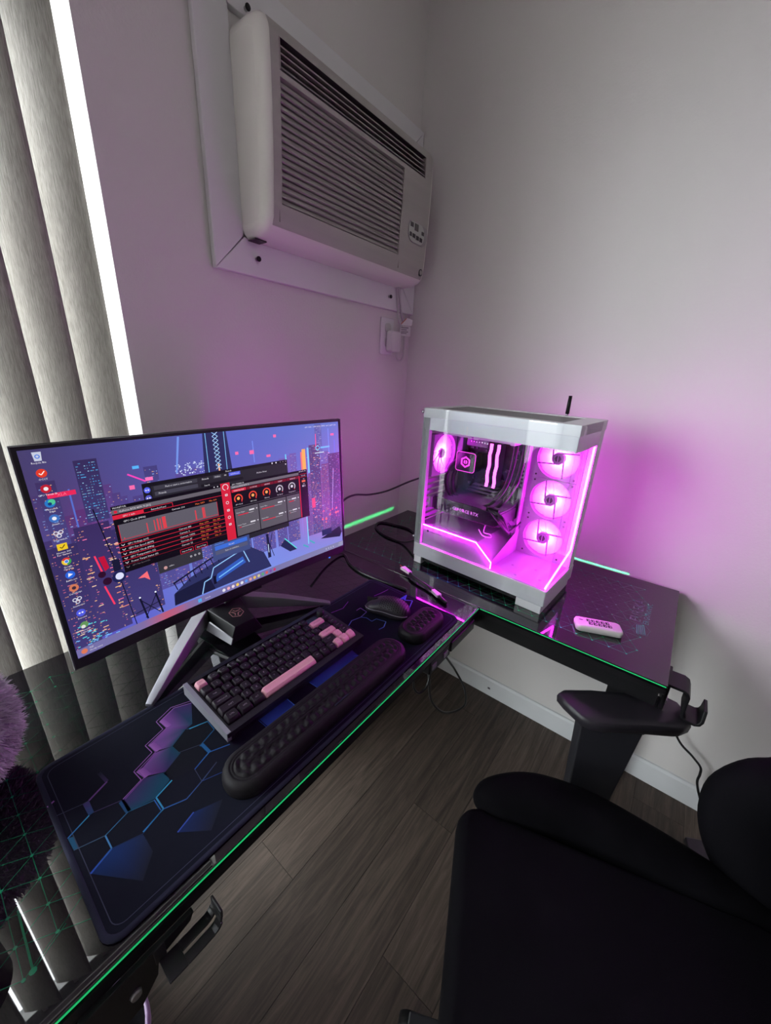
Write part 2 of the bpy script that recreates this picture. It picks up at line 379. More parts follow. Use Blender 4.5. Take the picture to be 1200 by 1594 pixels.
struct('baseboard_right', MB().prism([(-0.0005, 0.0), (-0.012, 0.0), (-0.012, 0.078), (-0.007, 0.086), (-0.0005, 0.0865)], RY0, -0.0, 'y'), M['base'], fix=True)
struct('baseboard_left', MB().prism([(-0.0005, 0.0), (-0.012, 0.0), (-0.012, 0.078), (-0.007, 0.086), (-0.0005, 0.0865)], WIN_X1 + 0.01, -0.013, 'x'), M['base'], fix=True)
wf = struct('window_1', MB().box(WIN_X0, WIN_X1, 0.105, 0.145, WIN_Z0, WIN_Z0 + 0.05).box(WIN_X0, WIN_X1, 0.105, 0.145, WIN_Z1 - 0.04, WIN_Z1)
            .box(WIN_X1 - 0.006, WIN_X1, 0.105, 0.145, WIN_Z0, WIN_Z1).box(WIN_X0, WIN_X0 + 0.04, 0.105, 0.145, WIN_Z0, WIN_Z1)
            .box(-1.92, -1.88, 0.105, 0.145, WIN_Z0, WIN_Z1), M['pvc'])
MB().box(WIN_X0 + 0.04, -1.92, 0.122, 0.126, WIN_Z0 + 0.05, WIN_Z1 - 0.04).build('pane', M['wglass'], wf)
MB().box(-1.88, WIN_X1 - 0.006, 0.132, 0.136, WIN_Z0 + 0.05, WIN_Z1 - 0.04).build('pane', M['wglass'], wf)
struct('ground_outside', MB().box(-14, 12, 0.16, 18, -0.3, -0.2), M['ground'])

# air conditioner surround: four mitred boards with screws
AX0, AX1, AZ0, AZ1 = -0.7294, -0.078, 1.6176, 2.02
TX0, TX1, TZ0, TZ1 = -0.8101, -0.002, 1.5373, 2.095
trim = bpy.data.objects.new('trim_1', None); COL.objects.link(trim); trim['kind'] = 'structure'
for P in ([(TX0, TZ0), (TX1, TZ0), (AX1, AZ0), (AX0, AZ0)], [(TX0, TZ0), (AX0, AZ0), (AX0, AZ1), (TX0, TZ1)],
          [(TX0, TZ1), (AX0, AZ1), (AX1, AZ1), (TX1, TZ1)], [(TX1, TZ0), (TX1, TZ1), (AX1, AZ1), (AX1, AZ0)]):
    g = 0.0008; cx = sum(p[0] for p in P) / 4; cz = sum(p[1] for p in P) / 4
    Q = [(x + g * (1 if cx > x else -1), z + g * (1 if cz > z else -1)) for x, z in P]
    MB().prism(Q, -0.016, -0.0005, 'y').build('board', M['trim'], trim, bevel=0.002, fix=True)
for x, z in ((-0.6972, 1.577), (-0.158, 1.578), (-0.688, 2.033)):
    MB().cyl((x, -0.015, z), (x, -0.026, z), 0.0045, 0.0045, 12).cyl((x, -0.024, z), (x, -0.0265, z), 0.0062, 0.0058, 12, 1).build('screw', [M['screw'], M['black_hole']], trim)

# ------------------------------------------------------------------ vertical blind
blind = thing('vertical_blind', 'grey woven vertical blind with tall slats over the bright window', 'blind', (0, 0.06, 0))
hr = MB().box(WIN_X0 + 0.01, WIN_X1 - 0.003, -0.020, 0.016, 1.925, 1.950)
hr.build('headrail', M['valance'], blind, bevel=0.002)
MB().box(WIN_X0 + 0.01, WIN_X1 - 0.003, -0.0235, -0.0205, 1.921, 1.945).build('headrail_lip', M['rail'], blind)
MB().box(WIN_X0 + 0.004, WIN_X1 - 0.003, -0.032, -0.025, 1.946, 2.018).build('valance', M['valance'], blind, bevel=0.002)
TH = R(34); SW = 0.0885; PITCH = 0.0716
sm = MB(); NS = 9
prof = []
for k in range(NS + 1):
    u = (k / NS - 0.5) * SW; bow = 0.0055 * (1 - (2 * k / NS - 1) ** 2)
    prof.append((u, -bow))
ringf = [(u * math.cos(TH) + b * math.sin(TH), -u * math.sin(TH) + b * math.cos(TH)) for u, b in prof]
ringb = [(u * math.cos(TH) + (b + 0.0008) * math.sin(TH), -u * math.sin(TH) + (b + 0.0008) * math.cos(TH)) for u, b in prof][::-1]
ring = ringf + ringb
sm.loft([[(x, y, z) for x, y in ring] for z in (0.075, 0.5, 1.0, 1.5, 1.905)], 0, True, True)
sme = sm.mesh('slat', M['slat'])
ckm = MB().box(-0.005, 0.005, -0.003, 0.003, 1.898, 1.926).mesh('slat_carrier', M['rail'])
last = -1.032 - SW / 2 * math.cos(TH)
for i in range(20):
    x = last - PITCH * i
    if x < WIN_X0 + 0.75: break
    s_ = share(sme, 'slat', blind, (x, 0, 0)); share(ckm, 'carrier', s_)
    s_.rotation_euler = (0, 0, R(random.uniform(-1.2, 1.2)))

# ------------------------------------------------------------------ air conditioner
ac = thing('air_conditioner', 'ivory through-wall air conditioner with louvred front above the desk corner', 'air conditioner', (0, 0, 0))
X0, X1 = -0.7320, -0.078
profile = [(-0.0165, 1.6125), (-0.060, 1.6135), (-0.090, 1.6205), (-0.104, 1.632), (-0.1105, 1.648), (-0.1135, 1.675), (-0.1165, 1.72), (-0.119, 1.76), (-0.121, 1.80), (-0.1225, 1.845), (-0.123, 1.893), (-0.123, 1.903), (-0.1222, 1.955), (-0.1195, 1.965), (-0.112, 1.979), (-0.099, 1.9885), (-0.075, 1.9935), (-0.0165, 1.995)]
cyp, czp = -0.04, 1.80
def acy(z):
    for (ya, za), (yb, zb) in zip(profile[3:], profile[4:]):
        if za <= z <= zb: return ya + (yb - ya) * (z - za) / (zb - za)
    return -0.12
stations = []
for t in range(7):
    a = R(90 * t / 6); stations.append((X0 + 0.024 * (1 - math.sin(a)), 1 - math.cos(a)))
XS = [(X0 + 0.024 * (1 - math.sin(R(15 * t))), 0.026 * (1 - math.sin(R(90 - 15 * t)))) for t in range(6, -1, -1)]
XL = [(X0, 0.026), (X0 + 0.0012, 0.018), (X0 + 0.005, 0.0095), (X0 + 0.011, 0.0035), (X0 + 0.019, 0.0)]
mid = [-0.700, -0.690, -0.245, -0.235, -0.135]
XR_ = [(X1 - (a - X0), d) for a, d in XL][::-1]
ST = XL + [(x, 0.0) for x in mid] + XR_
def ring_at(x, d):
    out = []
    for i, (y, z) in enumerate(profile):
        yy = y + d * (1.0 if y < -0.09 else (0.35 if y < -0.05 else 0)); zz = z
        if z < 1.66: zz += d * max(0, (1.66 - z) / 0.05)
        if z > 1.955: zz -= d * (z - 1.955) / 0.04
        out.append((x, yy, zz))
    return out
rings = [ring_at(x, d) for x, d in ST]
xs = [s_[0] for s_ in ST]; npf = len(profile)
mbS = MB(); V = [p for r in rings for p in r]; F = []; FM = []
ia, ib = xs.index(-0.690), xs.index(-0.245); oa, ob_ = xs.index(-0.690), xs.index(-0.135)
for i in range(len(rings) - 1):
    for j in range(npf - 1):
        if ia <= i < ib and 5 <= j < 10: continue
        if oa <= i < ob_ and 11 <= j < 12: continue
        F.append((i * npf + j, (i + 1) * npf + j, (i + 1) * npf + j + 1, i * npf + j + 1))
mbS.add(V, F, 0, True)
mbS.add(rings[0], [tuple(range(npf))], 0, True); mbS.add(rings[-1], [tuple(range(npf))[::-1]], 0, True)
mbS.build('housing', M['acw'], ac)
# front skin: shade of the ivory front put into a darker plate just proud of the housing
fp = MB(); fx = [-0.712, -0.690, -0.245, -0.135, -0.100]
cols = []
for x in fx: cols.append([(x, p[0] - 0.0012, p[1]) for p in profile[3:15]])
nn = 12; V = [p for c in cols for p in c]; F = []
for i in range(len(fx) - 1):
    for j in range(nn - 1):
        pj = j + 3
        if fx[i] == -0.690 and 5 <= pj < 10: continue
        if -0.690 <= fx[i] < -0.135 and pj == 11: continue
        F.append((i * nn + j, (i + 1) * nn + j, (i + 1) * nn + j + 1, i * nn + j + 1))
fp.add(V, F, 0, True)
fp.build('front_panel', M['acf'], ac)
# recess boxes
def recess(x0, x1, z0, z1, depth, name, m):
    q = MB(); ya0, ya1 = acy(z0), acy(z1)
    a = [(x0, ya0 - 0.001, z0), (x1, ya0 - 0.001, z0), (x1, ya1 - 0.001, z1), (x0, ya1 - 0.001, z1)]
    b = [(p[0], p[1] + depth, p[2]) for p in a]
    q.add(a + b, [(4, 5, 6, 7), (0, 1, 5, 4), (1, 2, 6, 5), (2, 3, 7, 6), (3, 0, 4, 7)])
    return q.build(name, m, ac)
recess(-0.690, -0.135, 1.903, 1.955, 0.05, 'outlet_recess', M['acdark'])
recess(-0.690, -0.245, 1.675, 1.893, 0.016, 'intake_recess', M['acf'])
# outlet vanes and rim
for k in range(4):
    z = 1.9125 + 0.0112 * k; y = acy(z) + 0.005
    MB().prism([(y - 0.004, z - 0.0040), (y + 0.014, z + 0.0020), (y + 0.014, z + 0.0036), (y - 0.004, z - 0.0014)], -0.684, -0.138, 'x').build('outlet_vane', M['acslat'], ac, fix=True)
for x in (-0.6885, -0.1375): MB().box(x - 0.0015, x + 0.0015, acy(1.93) - 0.002, acy(1.93) + 0.02, 1.904, 1.954).build('outlet_rim', M['acslat'], ac)
NL = 17
for k in range(NL):
    z0 = 1.678 + (1.892 - 1.678) * k / NL; z1 = z0 + (1.892 - 1.678) / NL
    y0, y1 = acy(z0), acy(z1)
    MB().prism([(y0 + 0.0005, z0 + 0.0006), (y1 + 0.0065, z1 - 0.0030), (y1 + 0.0130, z1 - 0.0034), (y0 + 0.004, z0 - 0.0006)], -0.689, -0.246, 'x').build('louver', M['acf'], ac, fix=True)
# control panel
cp = MB(); zc = 1.757; yc = acy(zc) - 0.0018
P = rrect(-0.207, -0.100, zc - 0.034, zc + 0.034, 0.030, 8)
cp.prism(P, yc - 0.0005, yc + 0.006, 'y'); cpo = cp.build('control_panel', M['panelrim'], ac, fix=True)
MB().prism(rrect(-0.205, -0.119, zc - 0.032, zc + 0.022, 0.022, 8), yc - 0.0012, yc, 'y').build('keypad', M['panelg'], cpo, fix=True)
for x0, x1, z0, z1, mm in ((-0.197, -0.182, 0.006, 0.018, 'btn'), (-0.174, -0.154, 0.000, 0.019, 'lcd'), (-0.134, -0.121, -0.004, 0.006, 'btn'),
                       (-0.200, -0.189, -0.020, -0.009, 'btn'), (-0.184, -0.169, -0.021, -0.010, 'btn'), (-0.164, -0.149, -0.023, -0.012, 'btn'), (-0.143, -0.129, -0.024, -0.013, 'btn')):
    MB().box(x0, x1, yc - 0.0022, yc - 0.001, zc + z0, zc + z1).build('display' if mm == 'lcd' else 'button', M[mm], cpo)
# badge, seam groove, foot
bz = 1.652; by = acy(bz) - 0.0015
MB().cyl((-0.112, by + 0.003, bz), (-0.112, by - 0.0012, bz), 0.011, 0.0105, 20).cyl((-0.112, by - 0.001, bz), (-0.112, by - 0.0018, bz), 0.0075, 0.007, 16, 1).build('badge', [M['btn'], M['acf']], ac)
for x in (-0.696, -0.2395): MB().box(x - 0.0005, x + 0.0005, acy(1.66) - 0.0016, acy(1.66) + 0.001, 1.641, 1.675).build('panel_seam', M['acslat'], ac)
MB().box(-0.722, -0.690, -0.05, -0.02, 1.6095, 1.6125).build('drain_foot', M['acdark'], ac)
for xo, pts in ((0, [(-0.118, -0.03, 1.617), (-0.104, -0.024, 1.580), (-0.086, -0.022, 1.53), (-0.068, -0.022, 1.50), (-0.060, -0.022, 1.46), (-0.058, -0.022, 1.41), (-0.072, -0.024, 1.374), (-0.098, -0.026, 1.371), (-0.112, -0.028, 1.385), (-0.115, -0.030, 1.396)]),):
    MB().tube(smooth_path(pts), 0.0038, 8).build('power_cord', M['cordw'], ac)
MB().tube(smooth_path([(-0.126, -0.028, 1.617), (-0.112, -0.020, 1.57), (-0.104, -0.019, 1.53), (-0.092, -0.020, 1.50), (-0.070, -0.022, 1.49)]), 0.003, 8).build('power_cord', M['cordw'], ac)
pgo = MB().prism(rrect(-0.160, -0.104, 1.397, 1.470, 0.010, 5), -0.040, -0.012, 'y').build('plug', M['plug'], ac, bevel=0.005, fix=True)
MB().cyl((-0.124, -0.0395, 1.432), (-0.124, -0.0415, 1.432), 0.004, 0.0035, 14).build('test_button', M['tag'], pgo)
tg = MB(); tg.add([(-0.0800, -0.014, 1.459), (-0.0620, -0.050, 1.457), (-0.0620, -0.050, 1.490), (-0.0800, -0.014, 1.493)], [(0, 1, 2, 3)])
tg.add([(-0.0790, -0.0135, 1.459), (-0.0610, -0.0495, 1.457), (-0.0610, -0.0495, 1.490), (-0.0790, -0.0135, 1.493)], [(3, 2, 1, 0)])
tgo = tg.build('cord_tag', M['tag'], ac)
ln = MB()
for k, zz in enumerate((1.487, 1.480, 1.473, 1.468)):
    a_, b_ = (0.12, 0.8 - 0.15 * (k % 2))
    P0, P1 = Vector((-0.0806, -0.0143, 0)), Vector((-0.0626, -0.0503, 0)); p, q = P0.lerp(P1, a_), P0.lerp(P1, b_)
    ln.add([(p.x, p.y, zz - 0.001), (q.x, q.y, zz - 0.0018), (q.x, q.y, zz + 0.0002), (p.x, p.y, zz + 0.001)], [(0, 1, 2, 3)])
ln.build('tag_print', M['ink'], tgo)
MB().add([(-0.0800, -0.018, 1.495), (-0.0620, -0.054, 1.494), (-0.0600, -0.056, 1.513), (-0.0700, -0.036, 1.521)], [(0, 1, 2, 3)]).add([(-0.0790, -0.0175, 1.495), (-0.0610, -0.0535, 1.494), (-0.0590, -0.0555, 1.513), (-0.0690, -0.0355, 1.521)], [(3, 2, 1, 0)]).build('cord_tag', M['tag'], ac)
MB().add([(-0.0806, -0.0185, 1.497), (-0.0716, -0.0365, 1.517), (-0.0710, -0.0368, 1.5205), (-0.0808, -0.0180, 1.5005)], [(0, 1, 2, 3)]).build('tag_stripe', M['tagred'], ac)
outlet = thing('wall_outlet', 'white wall outlet plate behind the plug below the air conditioner', 'outlet', (-0.143, 0, 1.455))
MB().prism(rrect(-0.040, 0.034, -0.066, 0.058, 0.004), -0.006, -0.0003, 'y').build('cover_plate', M['trim'], outlet, bevel=0.002, fix=True)
soc = MB().prism(rrect(-0.018, 0.014, 0.008, 0.040, 0.012), -0.009, -0.005, 'y').prism(rrect(-0.018, 0.014, -0.040, -0.008, 0.012), -0.009, -0.005, 'y')
soc.build('receptacle', M['plug'], outlet, fix=True)

# ------------------------------------------------------------------ the L-shaped desk
DZ = 0.75
desk = thing('gaming_desk', 'black glass L-shaped gaming desk with green lit edges and printed triangle net', 'desk', (0, 0, 0))
LX0, LX1, LY0, LY1 = -1.80, -0.5125, -0.6475, -0.0666
RXa, RXb, RYa, RYb = -0.5125, -0.0200, -1.0650, -0.0666
MB().box(LX0, LX1 - 0.0006, LY0 + 0.0009, LY1, DZ - 0.008, DZ).build('glass_top', M['deskglass'], desk, bevel=0.0012)
MB().box(RXa + 0.0006, RXb, RYa, RYb, DZ - 0.008, DZ).build('glass_top', M['deskglass'], desk, bevel=0.0012)
# green edge strips
MB().box(LX0, LX1 - 0.002, LY0 - 0.0002, LY0 + 0.0008, DZ - 0.0042, DZ - 0.0025).build('light_strip', M['green'], desk)
MB().box(RXa - 0.0004, RXa + 0.0005, RYa + 0.002, LY0 - 0.003, DZ - 0.0042, DZ - 0.0024).build('light_strip', M['green'], desk)
MB().box(RXb + 0.0002, RXb + 0.002, RYa + 0.12, -0.34, DZ - 0.006, DZ - 0.003).build('light_strip', M['green'], desk)
MB().box(-0.95, RXb - 0.01, RYb + 0.0002, RYb + 0.002, DZ - 0.006, DZ - 0.003).build('light_strip', M['green'], desk)
def beam(name, loc, rot, length, power, spread):   # lensed strip under the glass edge, throwing a flat beam at the wall
    l = bpy.data.lights.new(name, 'AREA'); l.shape = 'RECTANGLE'; l.size = length; l.size_y = 0.003; l.energy = power; l.color = (0.03, 1.0, 0.26); l.spread = R(spread)
    o = bpy.data.objects.new(name, l); COL.objects.link(o); o.location = loc; o.rotation_euler = rot; o.parent = desk
beam('strip_lamp', (-0.50, RYb + 0.004, DZ - 0.003), (R(90), 0, 0), 0.92, 0.05, 22)
beam('strip_lamp', (RXb + 0.004, -0.60, DZ - 0.003), (R(90), 0, R(-90)), 0.66, 0.055, 26)
# strip carriers (black channel under the glass edge), rails and legs
MB().box(LX0, LX1 - 0.001, LY0 - 0.001, LY0 + 0.03, DZ - 0.022, DZ - 0.0085).build('edge_channel', M['blackm'], desk)
MB().box(RXa - 0.003, RXa + 0.03, RYa + 0.001, LY0 - 0.002, DZ - 0.022, DZ - 0.0085).build('edge_channel', M['blackm'], desk)
MB().box(LX0 + 0.02, LX1 - 0.01, LY0 + 0.012, LY0 + 0.042, DZ - 0.050, DZ - 0.0225).build('frame_rail', M['black'], desk)
MB().box(LX0 + 0.02, LX1 - 0.01, LY1 - 0.06, LY1 - 0.03, DZ - 0.050, DZ - 0.0085).build('frame_rail', M['black'], desk)
MB().box(RXa + 0.000, RXa + 0.030, RYa + 0.01, LY0 + 0.01, DZ - 0.058, DZ - 0.0225).build('frame_rail', M['black'], desk)
MB().box(RXb - 0.06, RXb - 0.03, RYa + 0.01, RYb - 0.03, DZ - 0.050, DZ - 0.0085).build('frame_rail', M['black'], desk)
MB().box(RXa + 0.03, RXb - 0.06, RYa + 0.02, RYa + 0.05, DZ - 0.055, DZ - 0.0085).build('frame_rail', M['black'], desk)
def leg(x, y, hx=0.022, hy=0.035):
    MB().box(x - hx, x + hx, y - hy, y + hy, 0.012, DZ - 0.05).box(x - hx - 0.008, x + hx + 0.008, y - hy - 0.03, y + hy + 0.03, 0.0, 0.014).build('leg', M['black'], desk, bevel=0.002)
leg(-1.56, -0.585); leg(-1.70, -0.13); leg(-0.075, -0.12); leg(-0.075, -1.0)
MB().box(-0.445, -0.405, -1.045, -1.005, 0.012, DZ - 0.05).box(-0.46, -0.39, -1.06, -0.99, 0, 0.014).build('leg', M['black'], desk, bevel=0.002)
# mounting plate with bolts below the left front edge
bkt = MB().prism([(-1.395, 0.700), (-1.395, 0.668), (-1.372, 0.656), (-1.350, 0.660), (-1.330, 0.684), (-1.326, 0.706), (-1.290, 0.716), (-1.285, 0.7275), (-1.395, 0.7275)], -0.6565, -0.6500, 'y').build('bracket', M['blackm'], desk, bevel=0.001, fix=True)
for x, z in ((-1.352, 0.693), (-1.385, 0.69)):
    MB().cyl((x, -0.6565, z), (x, -0.6605, z), 0.0060, 0.005, 12).build('bolt', M['screw'], bkt)
# two-prong hook, plate with slot and curled tip
def strip_plate(path, y0, y1, th, mb):
    for (x0, z0), (x1, z1) in zip(path[:-1], path[1:]):
        d = math.hypot(x1 - x0, z1 - z0); nx, nz = -(z1 - z0) / d * th, (x1 - x0) / d * th
        mb.hexa([(x0, y0, z0), (x1, y0, z1), (x1, y1, z1), (x0, y1, z0)], [(x0 + nx, y0, z0 + nz), (x1 + nx, y0, z1 + nz), (x1 + nx, y1, z1 + nz), (x0 + nx, y1, z0 + nz)])
hk = MB(); HB = [(-1.327, 0.704), (-1.307, 0.702), (-1.276, 0.702)]
HC = [(-1.276, 0.702), (-1.270, 0.7045), (-1.266, 0.710), (-1.264, 0.718), (-1.2635, 0.728)]
strip_plate(HB[:2], -0.684, -0.6570, 0.003, hk)
strip_plate(HB[1:], -0.684, -0.6725, 0.003, hk); strip_plate(HB[1:], -0.6685, -0.6570, 0.003, hk)
strip_plate(HC[:3], -0.684, -0.6725, 0.003, hk); strip_plate(HC[:3], -0.6685, -0.6570, 0.003, hk)
strip_plate(HC[2:], -0.682, -0.659, 0.003, hk)
hk.box(-1.330, -1.318, -0.6570, -0.650, 0.702, 0.7272)
hk.build('hook', M['hookm'], desk, bevel=0.0008, fix=True)
# hook/cup bracket at the right end
rh = MB(); path = [(-1.060, 0.737), (-1.094, 0.7375), (-1.101, 0.734), (-1.1045, 0.726), (-1.1045, 0.684), (-1.107, 0.675), (-1.114, 0.671), (-1.128, 0.671), (-1.135, 0.675), (-1.138, 0.684), (-1.138, 0.708)]
rgs = []
for i, p in enumerate(path):
    a, b = path[max(i - 1, 0)], path[min(i + 1, len(path) - 1)]; dy, dz_ = b[0] - a[0], b[1] - a[1]; l_ = math.hypot(dy, dz_); ny, nz = -dz_ / l_ * 0.0032, dy / l_ * 0.0032
    wd = 0.030 if i < len(path) - 1 else 0.022
    rgs.append([(-0.458 - wd, p[0] - ny, p[1] - nz), (-0.458 + wd * 0.9, p[0] - ny, p[1] - nz), (-0.458 + wd * 0.9, p[0] + ny, p[1] + nz), (-0.458 - wd, p[0] + ny, p[1] + nz)])
rh.loft(rgs, 0, False); rh.build('hook', M['blackm'], desk, bevel=0.0015, fix=True)
MB().box(-0.475, -0.395, -1.074, -1.0655, 0.655, 0.728).build('bracket', M['blackm'], desk, bevel=0.002)
MB().box(-0.470, -0.454, -1.0765, -1.0735, 0.678, 0.688).build('bolt', M['screw'], desk)
# socket box under the front edge
sb = MB().box(-0.752, -0.657, -0.648, -0.598, 0.688, 0.7270).build('socket_box', M['blackm'], desk, bevel=0.004)
for x in (-0.735, -0.684):
    MB().box(x - 0.009, x + 0.009, -0.6500, -0.6475, 0.700, 0.713).build('socket', M['slotgrey'], sb)
MB().box(-0.662, -0.540, -0.652, -0.630, 0.7000, 0.7275).build('cable_clip', M['blackm'], desk, bevel=0.002)
# printed net: triangle lattice, colour belongs to the print
pr = MB(); ZP = DZ + 0.00018
def line(a, b, wd, col, z=ZP, colb=None, mb=None):
    a = Vector((a[0], a[1])); b = Vector((b[0], b[1])); d = b - a
    if d.length < 1e-6: return
    n = Vector((-d.y, d.x)).normalized() * wd / 2
    c = [col, col, colb or col, colb or col]
    (mb or pr).add([(a.x + n.x, a.y + n.y, z), (a.x - n.x, a.y - n.y, z), (b.x - n.x, b.y - n.y, z), (b.x + n.x, b.y + n.y, z)], [(0, 1, 2, 3)], 0, False, c)
def dot(p, r, col, z=ZP + 0.00005, mb=None):
    (mb or pr).add([(p[0] + r * math.cos(k * PI / 4), p[1] + r * math.sin(k * PI / 4), z) for k in range(8)], [tuple(range(8))], 0, False, col)
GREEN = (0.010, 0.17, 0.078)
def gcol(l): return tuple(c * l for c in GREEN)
DX, DY = 0.0308, 0.0357
def lattice(x0, x1, y0, y1, ph, keep, level, teal=(1, 1, 1)):
    nx = int(round((x1 - x0) / DX)); N = {}
    for i in range(nx + 1):
        x = x0 + DX * i
        j = 0
        while True:
            y = y1 - DY * j - (DY / 2 if (i + ph) % 2 else 0)
            if y < y0 - 0.001: break
            if keep(x, y): N[(i, 2 * j + ((i + ph) % 2))] = (x, y)
            j += 1
    def c(p): return tuple(a * b for a, b in zip(gcol(level(*p)), teal))
    for (i, k), p in N.items():
        for di, dk in ((0, 2), (1, 1), (1, -1)):
            q = N.get((i + di, k + dk))
            if q: line(p, q, 0.00075, c(p), colb=c(q))
    for (i, k), p in N.items():
        l = level(*p)
        if l > 0.25: dot(p, 0.0019, tuple(min(1, a * 1.5) for a in c(p)))
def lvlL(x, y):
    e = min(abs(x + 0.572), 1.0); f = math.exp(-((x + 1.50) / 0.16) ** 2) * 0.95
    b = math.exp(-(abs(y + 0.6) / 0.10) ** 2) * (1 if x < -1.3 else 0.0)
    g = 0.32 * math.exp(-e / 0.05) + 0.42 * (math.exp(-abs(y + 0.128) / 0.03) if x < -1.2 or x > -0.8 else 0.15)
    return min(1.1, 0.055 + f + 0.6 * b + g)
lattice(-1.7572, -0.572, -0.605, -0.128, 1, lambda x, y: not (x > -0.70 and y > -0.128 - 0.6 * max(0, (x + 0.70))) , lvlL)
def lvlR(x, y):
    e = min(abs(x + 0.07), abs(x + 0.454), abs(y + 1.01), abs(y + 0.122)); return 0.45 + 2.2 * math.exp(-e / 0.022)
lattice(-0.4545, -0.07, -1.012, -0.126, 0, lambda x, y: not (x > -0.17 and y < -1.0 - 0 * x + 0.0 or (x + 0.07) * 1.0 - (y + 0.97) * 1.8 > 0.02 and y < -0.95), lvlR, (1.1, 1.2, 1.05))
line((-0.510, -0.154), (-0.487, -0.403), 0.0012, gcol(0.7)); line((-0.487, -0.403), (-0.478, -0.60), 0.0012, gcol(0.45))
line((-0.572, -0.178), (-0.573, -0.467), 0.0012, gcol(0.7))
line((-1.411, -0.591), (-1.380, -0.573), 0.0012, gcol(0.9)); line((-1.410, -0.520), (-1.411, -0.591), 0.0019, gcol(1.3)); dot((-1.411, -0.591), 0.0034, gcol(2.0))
# lettering and shield emblem at the right end
text_into(pr, 'EUREKA', 0.036, -0.293, -0.993, ZP + 0.0001, (0.06, 0.085, 0.085), 'xy', width=0.128)
text_into(pr, 'ERGONOMIC', 0.0185, -0.292, -1.0105, ZP + 0.0001, (0.05, 0.26, 0.17), 'xy', width=0.124)
hexp = [(-0.356, -0.990), (-0.333, -0.976), (-0.303, -0.984), (-0.296, -1.003), (-0.318, -1.017), (-0.348, -1.012)]
for a, b in zip(hexp, hexp[1:] + hexp[:1]): line(a, b, 0.0012, (0.025, 0.08, 0.06), ZP + 0.0001)
for k in range(5):
    t = 0.12 + 0.19 * k
    a = Vector(hexp[0]).lerp(Vector(hexp[5]), t) if k % 2 == 0 else Vector(hexp[0]).lerp(Vector(hexp[5]), t)
    b = Vector(hexp[2]).lerp(Vector(hexp[3]), t)
    line(a.lerp(b, 0.08), a.lerp(b, 0.92), 0.0028, (0.03, 0.19, 0.12), ZP + 0.0001)
pr.build('printed_pattern', M['deskprint'], desk)

# ------------------------------------------------------------------ desk mat
PX0, PX1, PY0, PY1 = -1.362, -0.594, -0.6345, -0.3420
dm = thing('desk_mat', 'long navy desk mat with glowing hexagon print and stitched edge under the keyboard', 'desk mat', (0, 0, 0))
TM = 0.0035
MB().prism(rrect(PX0 + 0.004, PX1 - 0.004, PY0 + 0.004, PY1 - 0.004, 0.016), DZ + 0.0004, DZ + TM, 'z').build('cloth', M['mat'], dm, fix=True)
ed = [(x, y, DZ + 0.0021) for x, y in rrect(PX0 + 0.0025, PX1 - 0.0025, PY0 + 0.0025, PY1 - 0.0025, 0.017)]
ring_in = rrect(PX0 + 0.0065, PX1 - 0.0065, PY0 + 0.0065, PY1 - 0.0065, 0.014)
eb = MB(); q = []
out = rrect(PX0, PX1, PY0, PY1, 0.019)
prof_e = lambda o, i, t, z: [(o[k][0] + (i[k][0] - o[k][0]) * t, o[k][1] + (i[k][1] - o[k][1]) * t, z) for k in range(len(o))]
eb.loft([prof_e(out, ring_in, 0.15, DZ + 0.0004), prof_e(out, ring_in, 0.0, DZ + 0.0018), prof_e(out, ring_in, 0.15, DZ + 0.0036), prof_e(out, ring_in, 0.5, DZ + 0.0043), prof_e(out, ring_in, 0.85, DZ + 0.0041), prof_e(out, ring_in, 1.0, DZ + TM)], 0, True, False)
eb.build('stitched_edge', M['stitch'], dm, fix=True)
ZM = DZ + TM + 0.0002
def mline(P, wd, col, col2=None):
    n = len(P) - 1; mb = MB()
    for i in range(n):
        ca = col if col2 is None else tuple(a + (b - a) * i / n for a, b in zip(col, col2)); cb = col if col2 is None else tuple(a + (b - a) * (i + 1) / n for a, b in zip(col, col2))
        line(P[i], P[i + 1], wd, ca, ZM + 0.0002, cb, mb)
    mb.build('printed_line', M['matprint'], dm)
def mfill(P, cols): MB().add([(x, y, ZM) for x, y in P], [tuple(range(len(P)))], 0, False, cols if isinstance(cols[0], tuple) else [cols] * len(P)).build('printed_hexagon', M['matprint'], dm)
PU, PU2, CY, BL, GR = (0.30, 0.13, 0.42), (0.20, 0.07, 0.30), (0.05, 0.33, 0.52), (0.03, 0.11, 0.36), (0.055, 0.065, 0.11)
NAVY, TEAL, VIO = (0.016, 0.018, 0.030), (0.012, 0.060, 0.105), (0.05, 0.028, 0.12)
mfill([(-1.153, -0.391), (-1.173, -0.434), (-1.185, -0.436), (-1.203, -0.410), (-1.205, -0.389), (-1.178, -0.379)], [VIO, TEAL, VIO, PU2, PU2, VIO])
mfill([(-1.203, -0.410), (-1.185, -0.436), (-1.213, -0.451), (-1.231, -0.441), (-1.235, -0.422)], [PU2, TEAL, TEAL, PU2, PU2])
mfill([(-1.185, -0.436), (-1.154, -0.449), (-1.183, -0.440)], [TEAL, TEAL, TEAL])
mfill([(-1.235, -0.442), (-1.213, -0.451), (-1.210, -0.472), (-1.238, -0.485), (-1.258, -0.471), (-1.263, -0.456)], [PU2, TEAL, TEAL, VIO, PU2, PU2])
mfill([(-1.262, -0.472), (-1.238, -0.485), (-1.240, -0.502), (-1.265, -0.513), (-1.295, -0.504), (-1.295, -0.481)], [VIO, TEAL, TEAL, TEAL, TEAL, VIO])
